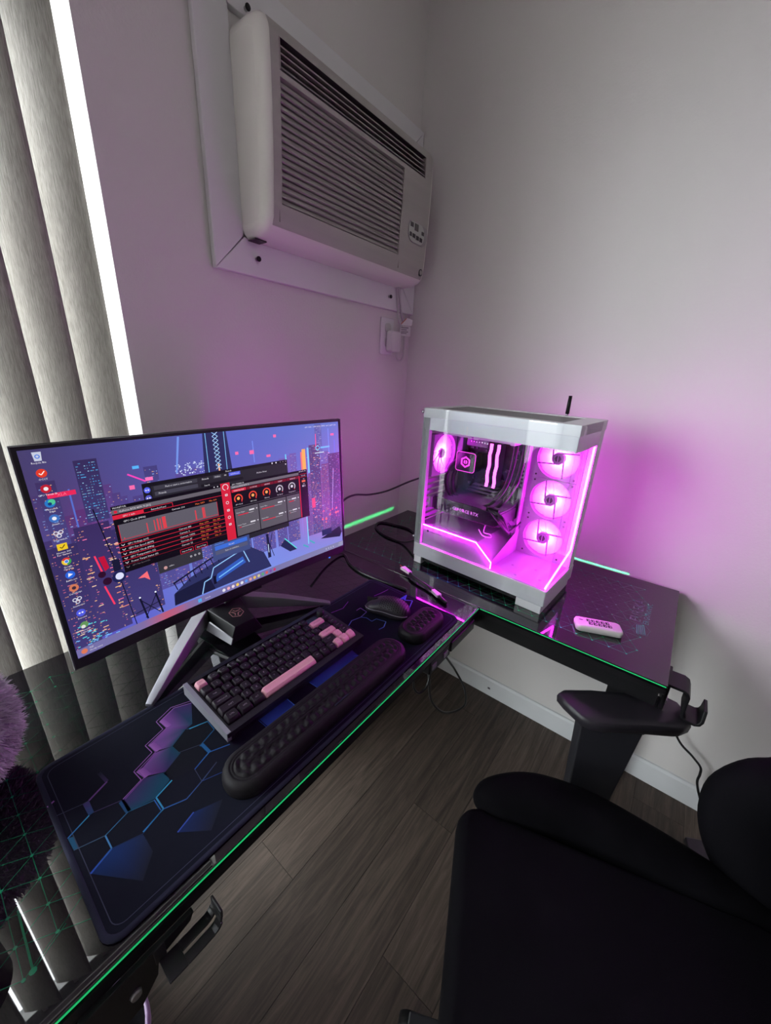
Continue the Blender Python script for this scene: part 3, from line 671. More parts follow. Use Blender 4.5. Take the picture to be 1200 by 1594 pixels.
for (a, b, c_, d) in (((-1.207, -0.389), (-1.203, -0.410), (-1.196, -0.410), (-1.199, -0.389)), ((-1.237, -0.421), (-1.233, -0.442), (-1.225, -0.442), (-1.228, -0.421)), ((-1.266, -0.453), (-1.262, -0.472), (-1.253, -0.472), (-1.256, -0.453))):
    MB().add([(*p, ZM + 0.0001) for p in (a, b, c_, d)], [(0, 1, 2, 3)], 0, False, [(0.34, 0.14, 0.46)] * 2 + [PU2] * 2).build('printed_hexagon', M['matprint'], dm)
mline([(-1.151, -0.386), (-1.181, -0.374), (-1.210, -0.385), (-1.209, -0.408), (-1.240, -0.418), (-1.238, -0.438), (-1.268, -0.450), (-1.266, -0.471), (-1.293, -0.481)], 0.0011, PU)
mline([(-1.153, -0.391), (-1.178, -0.379), (-1.206, -0.389), (-1.204, -0.410), (-1.236, -0.421), (-1.234, -0.441), (-1.264, -0.453), (-1.262, -0.471), (-1.291, -0.483)], 0.0011, PU, PU2)
mline([(-1.238, -0.505), (-1.263, -0.513), (-1.263, -0.536), (-1.292, -0.545)], 0.0019, CY, (0.03, 0.16, 0.38))
mline([(-1.266, -0.514), (-1.266, -0.535)], 0.0013, BL); mline([(-1.263, -0.536), (-1.237, -0.547), (-1.211, -0.539), (-1.182, -0.528)], 0.0015, BL, GR)
mline([(-1.357, -0.438), (-1.330, -0.447), (-1.323, -0.448)], 0.0010, GR); mline([(-1.323, -0.448), (-1.298, -0.437)], 0.0024, (0.17, 0.07, 0.26)); mline([(-1.298, -0.437), (-1.301, -0.414)], 0.0044, (0.05, 0.03, 0.10), NAVY)
mfill([(-1.330, -0.447), (-1.323, -0.448), (-1.3235, -0.470), (-1.3295, -0.470)], [(0.06, 0.04, 0.15)] * 2 + [(0.02, 0.06, 0.15)] * 2)
mfill([(-1.2985, -0.482), (-1.292, -0.481), (-1.291, -0.504), (-1.2975, -0.503)], [(0.02, 0.07, 0.16)] * 4)
mline([(-1.324, -0.470), (-1.295, -0.481)], 0.0010, (0.07, 0.05, 0.13)); mline([(-1.295, -0.504), (-1.266, -0.515)], 0.0012, (0.02, 0.09, 0.18))
mline([(-1.329, -0.470), (-1.355, -0.481)], 0.0017, CY, BL); mline([(-1.295, -0.504), (-1.324, -0.513)], 0.0012, (0.04, 0.16, 0.30)); mline([(-1.354, -0.502), (-1.324, -0.513)], 0.0012, (0.05, 0.09, 0.15))
mline([(-1.324, -0.513), (-1.324, -0.535)], 0.0016, (0.06, 0.20, 0.42)); mline([(-1.324, -0.535), (-1.349, -0.545)], 0.0022, BL, (0.03, 0.08, 0.40))
mline([(-1.324, -0.535), (-1.293, -0.547), (-1.265, -0.537)], 0.0010, (0.015, 0.03, 0.09))
mfill([(-1.349, -0.545), (-1.324, -0.535), (-1.293, -0.548), (-1.293, -0.577), (-1.313, -0.599)], [(0.010, 0.026, 0.10), (0.012, 0.032, 0.13), (0.016, 0.026, 0.065), NAVY, NAVY])
mline([(-1.264, -0.579), (-1.239, -0.571)], 0.0018, (0.04, 0.08, 0.36)); mfill([(-1.264, -0.579), (-1.239, -0.571), (-1.205, -0.585), (-1.235, -0.61)], [(0.012, 0.022, 0.09), (0.012, 0.026, 0.10), NAVY, NAVY])
mfill([(-1.355, -0.481), (-1.349, -0.484), (-1.349, -0.503), (-1.354, -0.502)], [(0.02, 0.09, 0.17)] * 4)
mline([(-1.181, -0.440), (-1.167, -0.4445), (-1.154, -0.449)], 0.0019, CY, (0.04, 0.24, 0.42)); mline([(-1.154, -0.449), (-1.155, -0.472), (-1.182, -0.482)], 0.0016, (0.02, 0.10, 0.24))
mfill([(-1.1855, -0.482), (-1.179, -0.482), (-1.178, -0.504), (-1.184, -0.503)], [(0.02, 0.10, 0.26)] * 4)
mline([(-1.181, -0.504), (-1.209, -0.514)], 0.0017, (0.04, 0.16, 0.40), BL); mline([(-1.209, -0.514), (-1.211, -0.539)], 0.0009, GR); mline([(-1.181, -0.504), (-1.153, -0.516)], 0.0016, BL); mline([(-1.211, -0.539), (-1.185, -0.549)], 0.0012, (0.03, 0.06, 0.22))
mline([(-1.212, -0.469), (-1.182, -0.482)], 0.0009, GR)
mfill([(-1.213, -0.451), (-1.185, -0.438), (-1.156, -0.449), (-1.156, -0.471), (-1.182, -0.481), (-1.211, -0.470)], (0.010, 0.011, 0.017))
mfill([(-1.241, -0.486), (-1.212, -0.472), (-1.184, -0.484), (-1.183, -0.503), (-1.209, -0.513), (-1.239, -0.503)], (0.011, 0.012, 0.019))
B2 = (0.020, 0.045, 0.22)
mfill([(-1.095, -0.500), (-1.094, -0.534), (-1.077, -0.540), (-1.036, -0.537), (-1.038, -0.500)], [B2, (0.03, 0.07, 0.34), (0.03, 0.07, 0.36), B2, B2])
mline([(-1.097, -0.512), (-1.096, -0.536), (-1.077, -0.5425), (-1.060, -0.536)], 0.0012, (0.03, 0.10, 0.45)); mline([(-1.0365, -0.500), (-1.0365, -0.539)], 0.0016, (0.06, 0.22, 0.6))
mfill([(-0.982, -0.502), (-0.981, -0.537), (-0.968, -0.540), (-0.865, -0.536), (-0.860, -0.502)], [B2, (0.03, 0.07, 0.36), B2, B2, (0.04, 0.02, 0.14)])
mline([(-0.983, -0.512), (-0.9815, -0.538), (-0.968, -0.541)], 0.0013, (0.05, 0.18, 0.6)); mline([(-0.873, -0.526), (-0.862, -0.535)], 0.0018, (0.05, 0.06, 0.4))
mline([(-0.796, -0.379), (-0.762, -0.387), (-0.731, -0.376)], 0.0016, (0.30, 0.05, 0.42), (0.22, 0.03, 0.34))
mline([(-0.804, -0.447), (-0.785, -0.439), (-0.759, -0.446), (-0.733, -0.442), (-0.731, -0.419), (-0.746, -0.419)], 0.0019, (0.10, 0.22, 0.62), (0.30, 0.05, 0.40))
mline([(-0.759, -0.446), (-0.752, -0.458), (-0.754, -0.477), (-0.739, -0.479), (-0.732, -0.504)], 0.0019, (0.06, 0.12, 0.5), (0.12, 0.20, 0.62)); mline([(-0.732, -0.504), (-0.752, -0.513), (-0.767, -0.510)], 0.0022, (0.12, 0.20, 0.62), (0.04, 0.08, 0.4))
mline([(-0.628, -0.470), (-0.600, -0.472), (-0.624, -0.483), (-0.612, -0.500), (-0.648, -0.514)], 0.0026, (0.06, 0.12, 0.62), (0.16, 0.18, 0.7)); mfill([(-0.628, -0.470), (-0.600, -0.472), (-0.612, -0.478), (-0.622, -0.480)], (0.05, 0.10, 0.55))
mline([(-0.664, -0.409), (-0.640, -0.414), (-0.612, -0.417)], 0.0014, (0.28, 0.05, 0.40))
mline([(-1.361, -0.416), (-1.353, -0.413)], 0.0024, (0.36, 0.12, 0.46))
stl = MB()
inr = rrect(PX0 + 0.0125, PX1 - 0.0125, PY0 + 0.0125, PY1 - 0.0125, 0.012)
for a, b in zip(inr, inr[1:] + inr[:1]): line(a, b, 0.0009, (0.05, 0.055, 0.09), ZM + 0.0001, None, stl)
stl.build('seam_line', M['matprint'], dm)

# ------------------------------------------------------------------ wrist rests
def quilted(name, label, x0, x1, y0, y1, rad, h, cat='wrist rest', z=DZ + TM + 0.0005, pitch=0.0165):
    t = thing(name, label, cat, ((x0 + x1) / 2, (y0 + y1) / 2, z))
    L_, W_ = x1 - x0, y1 - y0; mb = MB(); rings = []
    K = [(0, 0), (0, 0.35), (0.0006, 0.60), (0.002, 0.80), (0.005, 0.93), (0.0085, 0.985), (0.0105, 1.0), (0.0115, 0.96), (0.0125, 0.985), (0.0142, 1.0), (0.0155, 0.955), (0.0165, 0.97)] + [(0.0165 + 0.0016 * k, None) for k in range(1, 60)]
    for d, hh in K:
        hx, hy = L_ / 2 - d, W_ / 2 - d
        if hy < 0.0012: break
        r_ = max(0.0011, min(rad - d * 0.6, hy)); P = []
        C = ((hx - r_, hy - r_, 0), (-hx + r_, hy - r_, 90), (-hx + r_, -hy + r_, 180), (hx - r_, -hy + r_, 270))
        for q, (cx, cy, a0) in enumerate(C):
            for k in range(9): a = R(a0 + 90 * k / 8); P.append((cx + r_ * math.cos(a), cy + r_ * math.sin(a)))
            nxt = C[(q + 1) % 4]; a = R(a0 + 90); p0 = P[-1]; p1 = (nxt[0] + r_ * math.cos(a), nxt[1] + r_ * math.sin(a))
            m_ = 90 if q in (0, 2) else 14
            for k in range(1, m_): P.append((p0[0] + (p1[0] - p0[0]) * k / m_, p0[1] + (p1[1] - p0[1]) * k / m_))
        R3 = []
        for x, y in P:
            if hh is None:
                a = math.sin(PI * (x + 0.58 * y) / pitch); b = math.sin(PI * (x - 0.58 * y) / pitch)
                zz = h * 0.955 + 0.0046 * math.sqrt(abs(a * b))
            else: zz = h * hh
            R3.append((x, y, zz))
        rings.append(R3)
    mb.loft(rings, 0, True, True); mb.build('padding', M['rest'], t, fix=True)
    return t
wr = quilted('keyboard_wrist_rest', 'long black quilted wrist rest in front of the keyboard', -1.197, -0.787, -0.618, -0.545, 0.034, 0.0225)
lab = MB(); lab.box(-0.012, 0.022, -0.024, -0.021, 0.0222, 0.0229); lab.build('sewn_label', M['stitch'], wr)
mr_ = quilted('mouse_wrist_rest', 'short black quilted wrist rest beside the mouse near the mat corner', -0.762, -0.628, -0.617, -0.548, 0.030, 0.0235)

# ------------------------------------------------------------------ keyboard
KX0, KX1, KY0, KY1 = -1.155, -0.829, -0.5165, -0.3725
kb = thing('keyboard', 'black compact mechanical keyboard with plum keycaps and pink accent keys', 'keyboard', (KX0, KY0, DZ + TM + 0.0005), 0)
KW, KH = KX1 - KX0, KY1 - KY0
MB().hexa([(0.004, 0.004, 0), (KW - 0.004, 0.004, 0), (KW - 0.004, KH - 0.004, 0), (0.004, KH - 0.004, 0)], [(0, 0, 0.016), (KW, 0, 0.016), (KW, KH, 0.026), (0, KH, 0.026)]).build('case', M['kcase'], kb, bevel=0.0015)
def kz(y): return 0.016 + 0.010 * y / KH
fr = MB(); e = 0.0098
for a, b, c_, d in ((0, KW, 0, 0.0125), (0, KW, KH - 0.0085, KH), (0.0, e, 0.0125, KH - 0.0085), (KW - e, KW, 0.0125, KH - 0.0085)):
    fr.hexa([(a, c_, kz(c_)), (b, c_, kz(c_)), (b, d, kz(d)), (a, d, kz(d))], [(a, c_, kz(c_) + 0.006), (b, c_, kz(c_) + 0.006), (b, d, kz(d) + 0.006), (a, d, kz(d) + 0.006)])
fr.build('bezel_frame', M['kcase'], kb)
MB().hexa([(-0.0006, 0.001, 0.006), (0.0066, 0.001, 0.006), (0.0066, KH - 0.001, 0.010), (-0.0006, KH - 0.001, 0.010)], [(-0.0006, 0.001, kz(0) + 0.0066), (0.0066, 0.001, kz(0) + 0.0066), (0.0066, KH - 0.001, kz(KH) + 0.0066), (-0.0006, KH - 0.001, kz(KH) + 0.0066)]).build('side_band', M['kside'], kb)  # pale band stands in for window light reflecting off the case side
U = 0.01905; KXs = 0.0105; KYs = 0.0135
def keycap_mesh(wu, row):
    wd = wu * U - 0.0009; dp = U - 0.0009; hh = (0.0098, 0.0088, 0.0082, 0.0080, 0.0086, 0.0095)[row]
    ti_ = (-0.10, 0.02, 0.06, 0.10, 0.16, 0.22)[row]
    tb, ts = 0.0028, 0.0025; mb = MB(); rings = []
    for f, ins, z in ((0, 0, 0.0), (0.5, 0.35, hh * 0.5), (0.85, 0.80, hh * 0.88), (1.0, 1.05, hh)):
        hx, hy = wd / 2 - ts * ins, dp / 2 - tb * ins
        P = rrect(-hx, hx, -hy + 0.0007 * ins, hy + 0.0007 * ins, 0.0012 + 0.0012 * ins, 2)
        rings.append([(x, y, z + (ti_ * y if f > 0.4 else 0) * f) for x, y in P])
    hx, hy = wd / 2 - ts * 1.5, dp / 2 - tb * 1.5
    rings.append([(x, y, hh - 0.0005 + ti_ * y) for x, y in rrect(-hx, hx, -hy, hy, 0.002, 2)])
    mb.loft(rings, 0, True, True)
    return mb, hh, ti_
_km = {}
def key(x, wu, row, pink=False, leg_=None, ls=0.0052):
    k = (wu, row, pink)
    if k not in _km:
        mb, hh, t_ = keycap_mesh(wu, row); _km[k] = (mb.mesh('keycap', M['pink'] if pink else M['key']), hh, t_)
    me, hh, t_ = _km[k]
    yy = KYs + (5 - row) * U + U / 2; xx = KXs + (x + wu / 2) * U
    o = share(me, 'keycap', kb, (xx, yy, kz(yy) + 0.0055)); o.rotation_euler = (math.atan(0.010 / KH), 0, 0)
    if pink: o['label'] = 'pink keycap'
    if leg_:
        lm = MB(); wmax = (wu * U - 0.009)
        _, _, tw = text_geo(leg_); size = ls; wid = min(wmax, tw * size)
        text_into(lm, leg_, size, 0, -size * 0.36, 0, None, 'xy', 'c', wid)
        for i in range(len(lm.v)): vx, vy, vz = lm.v[i]; lm.v[i] = (vx, vy + 0.0004, hh + 0.00003 + t_ * vy)
        lm.build('legend', M['legendd' if pink else 'legend'], o)
key(0, 1, 0, True, 'ESC', 0.0032)
for i in range(12): key(1.25 + i, 1, 0, False, 'F%d' % (i + 1), 0.0040)
for i, c_ in enumerate('`1234567890-='): key(i, 1, 1, False, c_)
key(13, 2, 1, True, 'BACKSPACE', 0.0034); key(15, 1, 1, False, 'HOME', 0.0030)
key(0, 1.5, 2, False, 'TAB', 0.0038)
for i, c_ in enumerate('QWERTYUIOP[]'): key(1.5 + i, 1, 2, False, c_)
key(13.5, 1.5, 2, False, '\\'); key(15, 1, 2, False, 'PGUP', 0.0030)
key(0, 1.75, 3, False, 'CAPS LOCK', 0.0036)
for i, c_ in enumerate("ASDFGHJKL;'"): key(1.75 + i, 1, 3, False, c_)
key(12.75, 2.25, 3, True, 'ENTER', 0.0036); key(15, 1, 3, False, 'PGDN', 0.0030)
key(0, 2.25, 4, False, 'SHIFT', 0.0038)
for i, c_ in enumerate('ZXCVBNM,./'): key(2.25 + i, 1, 4, False, c_)
key(12.25, 1.75, 4, False, 'SHIFT', 0.0038); key(14, 1, 4, True, '^', 0.0050); key(15, 1, 4, False, 'END', 0.0030)
for x, wu, p_, l_ in ((0, 1.25, 0, 'CTRL'), (1.25, 1.25, 0, 'WIN'), (2.5, 1.25, 0, 'ALT'), (3.75, 6.25, 1, None), (10, 1, 0, 'ALT'), (11, 1, 0, 'FN'), (12, 1, 0, 'CTRL'), (13, 1, 1, '<'), (14, 1, 1, 'v'), (15, 1, 1, '>')):
    key(x, wu, 5, bool(p_), l_, 0.0036)
yk = KYs + 5 * U + U / 2
MB().box(KXs + 13.3 * U, KXs + 14.8 * U, yk - 0.008, yk + 0.008, kz(yk) + 0.004, kz(yk) + 0.0072).build('display', M['blackg'], kb, bevel=0.0008)
MB().lathe([(0.0001, 0.0), (0.0088, 0.0), (0.0090, 0.002), (0.0086, 0.0125), (0.0078, 0.0135), (0.0001, 0.0135)], 24, (KXs + 15.5 * U, yk, kz(yk) + 0.005)).build('volume_knob', M['kcase'], kb)

# ------------------------------------------------------------------ mouse
ms = thing('computer_mouse', 'black lightweight mouse with honeycomb shell on the purple mat end', 'mouse', (-0.693, -0.478, DZ + TM + 0.0005), R(14))
def msz(t): return 0.0385 * (math.sin(PI * min(1, max(0, (t + 0.04) / 1.04)) ** 0.78) ** 0.62)
def msw(t): return 0.0295 * (1 - abs(2 * t - 1) ** 3.2) ** 0.5 * (1 - 0.10 * math.exp(-((t - 0.55) / 0.2) ** 2)) + 0.002
mm_ = MB(); rg = []
NT = 26
def mpt(t, a):
    y = -0.060 + 0.120 * t; wd, hh = msw(t), max(0.004, msz(t)); ca, sa = math.cos(a), math.sin(a)
    x = wd * (abs(ca) ** 0.72) * (1 if ca >= 0 else -1); z = hh * (abs(sa) ** 0.85) if sa > 0 else 0
    return Vector((x, y, z))
for i in range(NT + 1):
    t = 0.012 + 0.976 * i / NT
    rg.append([mpt(t, PI * k / 20) for k in range(21)])
mm_.loft(rg, 0, True, True)
body = mm_.build('shell', M['mshell'], ms, fix=True)
hole = MB()
for i in range(13):
    for j in range(11):
        t = 0.055 + 0.046 * i; a = R(38 + 10.2 * (j + 0.5 * (i % 2)))
        if a > R(146) or t > 0.62: continue
        p = mpt(t, a); u = (mpt(t + 0.01, a) - p).normalized(); v_ = (mpt(t, a + 0.05) - p).normalized(); n_ = v_.cross(u).normalized()
        if n_.z < 0: n_ = -n_
        hole.add([p + n_ * 0.0004 + 0.0019 * (math.cos(q * PI / 3) * u + math.sin(q * PI / 3) * v_) for q in range(6)], [tuple(range(6))])
hole.build('honeycomb_holes', M['black_hole'], ms, fix=True)['kind'] = 'stuff'
rim_p = [mpt(0.02 + 0.96 * k / 24, R(168)) + Vector((-0.0004, 0, 0.0)) for k in range(25)]
MB().tube([p + Vector((0.001, 0, 0.002)) for p in rim_p], 0.0013, 6).build('side_band', M['standbright'], ms)
MB().box(-0.0006, 0.0006, 0.02, 0.058, 0.0, 0.026).build('button_gap', M['black_hole'], ms)
MB().cyl((-0.0035, 0.032, 0.0215), (0.0035, 0.032, 0.0215), 0.0075, 0.0075, 22).build('scroll_wheel', M['blackm'], ms)

# ------------------------------------------------------------------ monitor
MX, MY = -0.972, -0.285
mon = thing('monitor', 'wide black gaming monitor showing a neon city desktop with red windows', 'monitor', (MX, MY, DZ), -0.010)
SAG = 0.011
def yc_(s): return SAG * (1 - (s / 0.306) ** 2)
OW, OH = 0.306, 0.181
hs = MB(); NX = 24; ringsA = []
for k in range(NX + 1):
    s_ = -OW + 2 * OW * k / NX; y = yc_(s_); e_ = abs(s_) / OW
    th = 0.012 + 0.020 * (1 - e_ ** 3)
    ins = 0.004 if k in (0, NX) else 0.0
    ringsA.append([(s_, y + 0.0005, -OH + ins), (s_, y + 0.0005, OH - ins), (s_, y + 0.004, OH), (s_, y + th * 0.7, OH - 0.001), (s_, y + th, OH - 0.03), (s_, y + th, -OH + 0.03), (s_, y + th * 0.7, -OH + 0.001), (s_, y + 0.004, -OH)])
panel = hs.loft(ringsA, 0, False, True).build('screen_housing', M['bezel'], mon, bevel=0.0012, fix=True)
panel.location = (0, 0, 0.282); panel.rotation_euler = (-0.061, 0, 0)
edge = MB(); path = []
for k in range(NX + 1): s_ = -OW + 2 * OW * k / NX; path.append((s_, yc_(s_), OH - 0.0005))
edge.loft([[(p[0], p[1] - 0.0012, p[2] - 0.0012), (p[0], p[1] + 0.004, p[2] + 0.0005), (p[0], p[1] + 0.004, p[2] - 0.001)] for p in path], 0, False)
edge.box(-OW - 0.0008, -OW + 0.0012, -0.0012, 0.006, -OH + 0.003, OH - 0.001); edge.box(OW - 0.0012, OW + 0.0008, -0.0012, 0.006, -OH + 0.003, OH - 0.001)
edge.build('rim', M['bezel_edge'], panel, fix=True)
AS, AT0, AT1 = 0.2990, -0.1585, 0.1740
LAY = [0.0006]
class SCR(MB):
    def rect(s, s0, s1, t0, t1, col, lay):
        n = max(1, int(math.ceil((s1 - s0) / 0.035)))
        for i in range(n):
            a, b = s0 + (s1 - s0) * i / n, s0 + (s1 - s0) * (i + 1) / n
            s.add([(a, yc_(a) - lay, t0), (b, yc_(b) - lay, t0), (b, yc_(b) - lay, t1), (a, yc_(a) - lay, t1)], [(0, 1, 2, 3)], 0, False, col)
    def poly(s, P, col, lay):
        lo, hi = min(p[0] for p in P), max(p[0] for p in P); n = max(1, int(math.ceil((hi - lo) / 0.03)))
        def clip(Q, x, keep):
            out = []
            for a, b in zip(Q, Q[1:] + Q[:1]):
                ia, ib = keep(a[0]), keep(b[0])
                if ia: out.append(a)
                if ia != ib: t = (x - a[0]) / (b[0] - a[0]); out.append((x, a[1] + (b[1] - a[1]) * t))
            return out
        for i in range(n):
            x0, x1 = lo + (hi - lo) * i / n, lo + (hi - lo) * (i + 1) / n; Q = list(P)
            if n > 1:
                if i: Q = clip(Q, x0, lambda x: x >= x0)
                if i < n - 1 and Q: Q = clip(Q, x1, lambda x: x <= x1)
            if len(Q) >= 3: s.add([(x, yc_(x) - lay, z) for x, z in Q], [tuple(range(len(Q)))], 0, False, col)
    def ln(s, a, b, wd, col, lay, colb=None):
        a = Vector(a); b = Vector(b); n = Vector((-(b - a).y, (b - a).x)).normalized() * wd / 2; k = max(1, int(math.ceil(abs(b.x - a.x) / 0.03)))
        for i in range(k):
            p0, p1 = a.lerp(b, i / k), a.lerp(b, (i + 1) / k); ca, cb = (col, col) if colb is None else (tuple(u + (v - u) * i / k for u, v in zip(col, colb)), tuple(u + (v - u) * (i + 1) / k for u, v in zip(col, colb)))
            s.add([(p.x, yc_(p.x) - lay, p.y) for p in (p0 + n, p0 - n, p1 - n, p1 + n)], [(0, 1, 2, 3)], 0, False, [ca, ca, cb, cb])
    def disc(s, c, r, col, lay, n=14): s.poly([(c[0] + r * math.cos(2 * PI * k / n), c[1] + r * math.sin(2 * PI * k / n)) for k in range(n)], col, lay)
    def ringc(s, c, r, wd, col, lay, a0=-220, a1=40, n=18):
        for k in range(n):
            p, q = R(a0 + (a1 - a0) * k / n), R(a0 + (a1 - a0) * (k + 1) / n)
            s.ln((c[0] + r * math.cos(p), c[1] - r * math.sin(p)), (c[0] + r * math.cos(q), c[1] - r * math.sin(q)), wd, col, lay)
    def txt(s, t, x, z, size, col, lay, align='l', width=None):
        i = len(s.v); text_into(s, t, size, x, z, 0, col, 'xz', align, width)
        for k in range(i, len(s.v)): vx, _, vz = s.v[k]; s.v[k] = (vx, yc_(vx) - lay, vz)
def C(r, g, b): return srgb(r, g, b)
rnd = random.Random(11)
wp = SCR(); GX, GY = 40, 22
grid = [[(70, 62, 108), (94, 104, 198), (100, 122, 206)], [(78, 58, 116), (108, 100, 200), (140, 116, 206)], [(84, 78, 176), (122, 150, 238), (140, 142, 226)]]
def sky(u, v):
    x, y = u * 2, (1 - v) * 2; i, j = min(1, int(x)), min(1, int(y)); fx, fy = x - i, y - j
    c = [sum(grid[j + b][i + a][k] * (fx if a else 1 - fx) * (fy if b else 1 - fy) for a in (0, 1) for b in (0, 1)) for k in range(3)]
    for gu, gv, ru, rv, g_ in ((0.90, 0.33, 0.10, 0.16, (70, -10, -20)), (0.13, 0.20, 0.09, 0.12, (10, 10, 70)), (0.44, 0.22, 0.20, 0.12, (10, 30, 25)), (0.10, 0.52, 0.05, 0.2, (40, -10, 0)), (0.72, 0.55, 0.16, 0.12, (25, 5, 15)), (0.30, 0.55, 0.06, 0.10, (30, 5, 20))):
        t = math.exp(-((u - gu) / ru) ** 2 - ((v - gv) / rv) ** 2); c = [max(0, min(255, a + b * t)) for a, b in zip(c, g_)]
    return C(*c)
L0 = 0.0010
for i in range(GX):
    for j in range(GY):
        P = [(i, j), (i + 1, j), (i + 1, j + 1), (i, j + 1)]
        wp.add([(-AS + 2 * AS * a / GX, yc_(-AS + 2 * AS * a / GX) - L0, AT0 + (AT1 - AT0) * b / GY) for a, b in P], [(0, 1, 2, 3)], 0, False, [sky(a / GX, b / GY) for a, b in P])
def mix(a, b, t): return tuple(x + (y - x) * t for x, y in zip(a, b))
def tower(s0, s1, t0, t1, depth, wins=0.3, wc=((150, 190, 255), (255, 190, 140)), lay=L0 + 0.0001):
    s0, s1 = max(-AS, s0), min(AS, s1)
    if s1 <= s0: return
    base = mix(C(50, 40, 84), sky(((s0 + s1) / 2 + AS) / (2 * AS), max(0, min(1, ((t0 + t1) / 2 - AT0) / (AT1 - AT0)))), depth)
    wp.add([(x, yc_(x) - lay, z) for x, z in ((s0, t0), (s1, t0), (s1, t1), (s0, t1))], [(0, 1, 2, 3)], 0, False, [mix(base, sky(0.5, 0.4), 0.35 * depth + 0.1)] * 2 + [base] * 2)
    dx, dz = 0.0034, 0.0042; x = s0 + 0.002
    while x < s1 - 0.002:
        z = t0 + 0.003
        while z < t1 - 0.003:
            if rnd.random() < wins:
                c = C(*wc[0]) if rnd.random() < 0.62 else C(*wc[1]); ww = dx * rnd.choice((0.35, 0.5, 0.9))
                wp.add([(a, yc_(a) - lay - 0.00005, b) for a, b in ((x, z), (x + ww, z), (x + ww, z + 0.0012), (x, z + 0.0012))], [(0, 1, 2, 3)], 0, False, mix(base, c, rnd.uniform(0.25, 0.9)))
            z += dz
        x += dx
for k in range(34):   # far hazy skyline
    x = -AS + 2 * AS * k / 33 + rnd.uniform(-0.008, 0.008); wd = rnd.uniform(0.012, 0.03)
    tower(x, x + wd, -0.02, rnd.uniform(0.05, 0.115), rnd.uniform(0.62, 0.8), 0.22, lay=L0 + 0.0001)
for k in range(26):
    x = -AS + 2 * AS * k / 25 + rnd.uniform(-0.01, 0.01); wd = rnd.uniform(0.014, 0.034)
    tower(x, x + wd, -0.10, rnd.uniform(0.015, 0.085), rnd.uniform(0.30, 0.55), 0.34, lay=L0 + 0.0002)
tower(-0.242, -0.212, 0.055, 0.152, 0.08, 0.55, ((90, 190, 255), (170, 220, 255)), L0 + 0.0003)
tower(-0.290, -0.268, 0.030, 0.128, 0.35, 0.35, lay=L0 + 0.0003); tower(-0.150, -0.128, 0.060, 0.128, 0.45, 0.3, lay=L0 + 0.0003)
for a in ((-0.30, -0.262, -0.16, 0.03), (-0.262, -0.215, -0.14, 0.052), (-0.215, -0.158, -0.13, 0.035)): tower(*a, 0.10, 0.30, ((255, 180, 130), (255, 130, 160)), L0 + 0.00035)
tower(0.205, 0.236, -0.10, 0.125, 0.22, 0.5, ((255, 190, 150), (120, 190, 255)), L0 + 0.00035); tower(0.240, 0.262, -0.11, 0.075, 0.35, 0.4, lay=L0 + 0.0004)
tower(0.262, 0.299, -0.12, 0.098, 0.18, 0.35, ((190, 170, 255), (255, 110, 170)), L0 + 0.0004); tower(0.150, 0.168, -0.04, 0.112, 0.6, 0.3, lay=L0 + 0.0003)
tower(0.225, 0.245, 0.10, 0.172, 0.6, 0.5, ((200, 210, 255), (230, 220, 255)), L0 + 0.0003)
L1 = L0 + 0.0005
wp.poly([(-0.047, 0.100), (0.010, 0.100), (0.006, 0.174), (-0.041, 0.174)], C(44, 44, 92), L1)      # lattice tower
for s0 in (-0.036, 0.001): wp.ln((s0 - 0.002, 0.100), (s0, 0.174), 0.0012, C(130, 200, 255), L1 + 0.0001)
for k in range(9):
    z = 0.104 + 0.0078 * k
    wp.ln((-0.023, z), (-0.012, z + 0.0078), 0.0011, C(190, 225, 255), L1 + 0.0001); wp.ln((-0.012, z), (-0.023, z + 0.0078), 0.0011, C(150, 200, 255), L1 + 0.0001)
wp.ln((-0.017, 0.100), (-0.017, 0.114), 0.0030, C(255, 190, 150), L1 + 0.0001)
wp.ln((-0.098, 0.108), (-0.086, 0.172), 0.0020, C(120, 190, 255), L1, C(100, 110, 200)); wp.poly([(-0.099, 0.108), (-0.096, 0.108), (-0.083, 0.172), (-0.087, 0.172)], C(118, 150, 235), L1)
wp.ln((-0.175, 0.120), (-0.150, 0.104), 0.0026, C(250, 70, 190), L1); wp.rect(-0.150, -0.138, 0.104, 0.110, C(255, 120, 190), L1)
wp.rect(-0.281, -0.247, 0.103, 0.110, C(235, 40, 90), L1); wp.txt('XLA', -0.264, 0.1045, 0.006, C(255, 120, 150), L1 + 0.0001, 'c')
for s0, t0, w_, h_ in ((0.052, 0.123, 0.010, 0.008), (0.020, 0.126, 0.007, 0.006), (0.112, 0.152, 0.007, 0.006), (0.091, 0.112, 0.010, 0.005), (0.273, 0.142, 0.010, 0.005), (-0.176, 0.094, 0.008, 0.007)): wp.rect(s0, s0 + w_, t0, t0 + h_, C(250, 110, 175), L1)
wp.rect(-0.166, -0.156, 0.127, 0.132, C(90, 180, 250), L1)
wp.rect(0.184, 0.194, 0.070, 0.118, C(255, 176, 96), L1); wp.rect(0.180, 0.184, 0.068, 0.112, C(255, 120, 120), L1); wp.rect(0.199, 0.204, 0.060, 0.120, C(130, 200, 255), L1)
wp.rect(0.138, 0.141, 0.085, 0.112, C(120, 210, 255), L1); wp.ln((0.226, 0.118), (0.227, 0.150), 0.0022, C(255, 90, 150), L1)
wp.ringc((0.231, 0.116), 0.005, 0.0024, C(110, 210, 255), L1, 0, 330); wp.rect(0.240, 0.268, 0.114, 0.118, C(120, 190, 255), L1); wp.rect(0.222, 0.250, 0.103, 0.1055, C(200, 220, 230), L1)
wp.ln((0.277, 0.060), (0.268, -0.045), 0.0012, C(200, 190, 255), L1)
wp.rect(0.185, 0.188, -0.120, -0.045, C(130, 210, 255), L1); wp.rect(0.205, 0.215, -0.03, -0.005, C(250, 80, 130), L1)
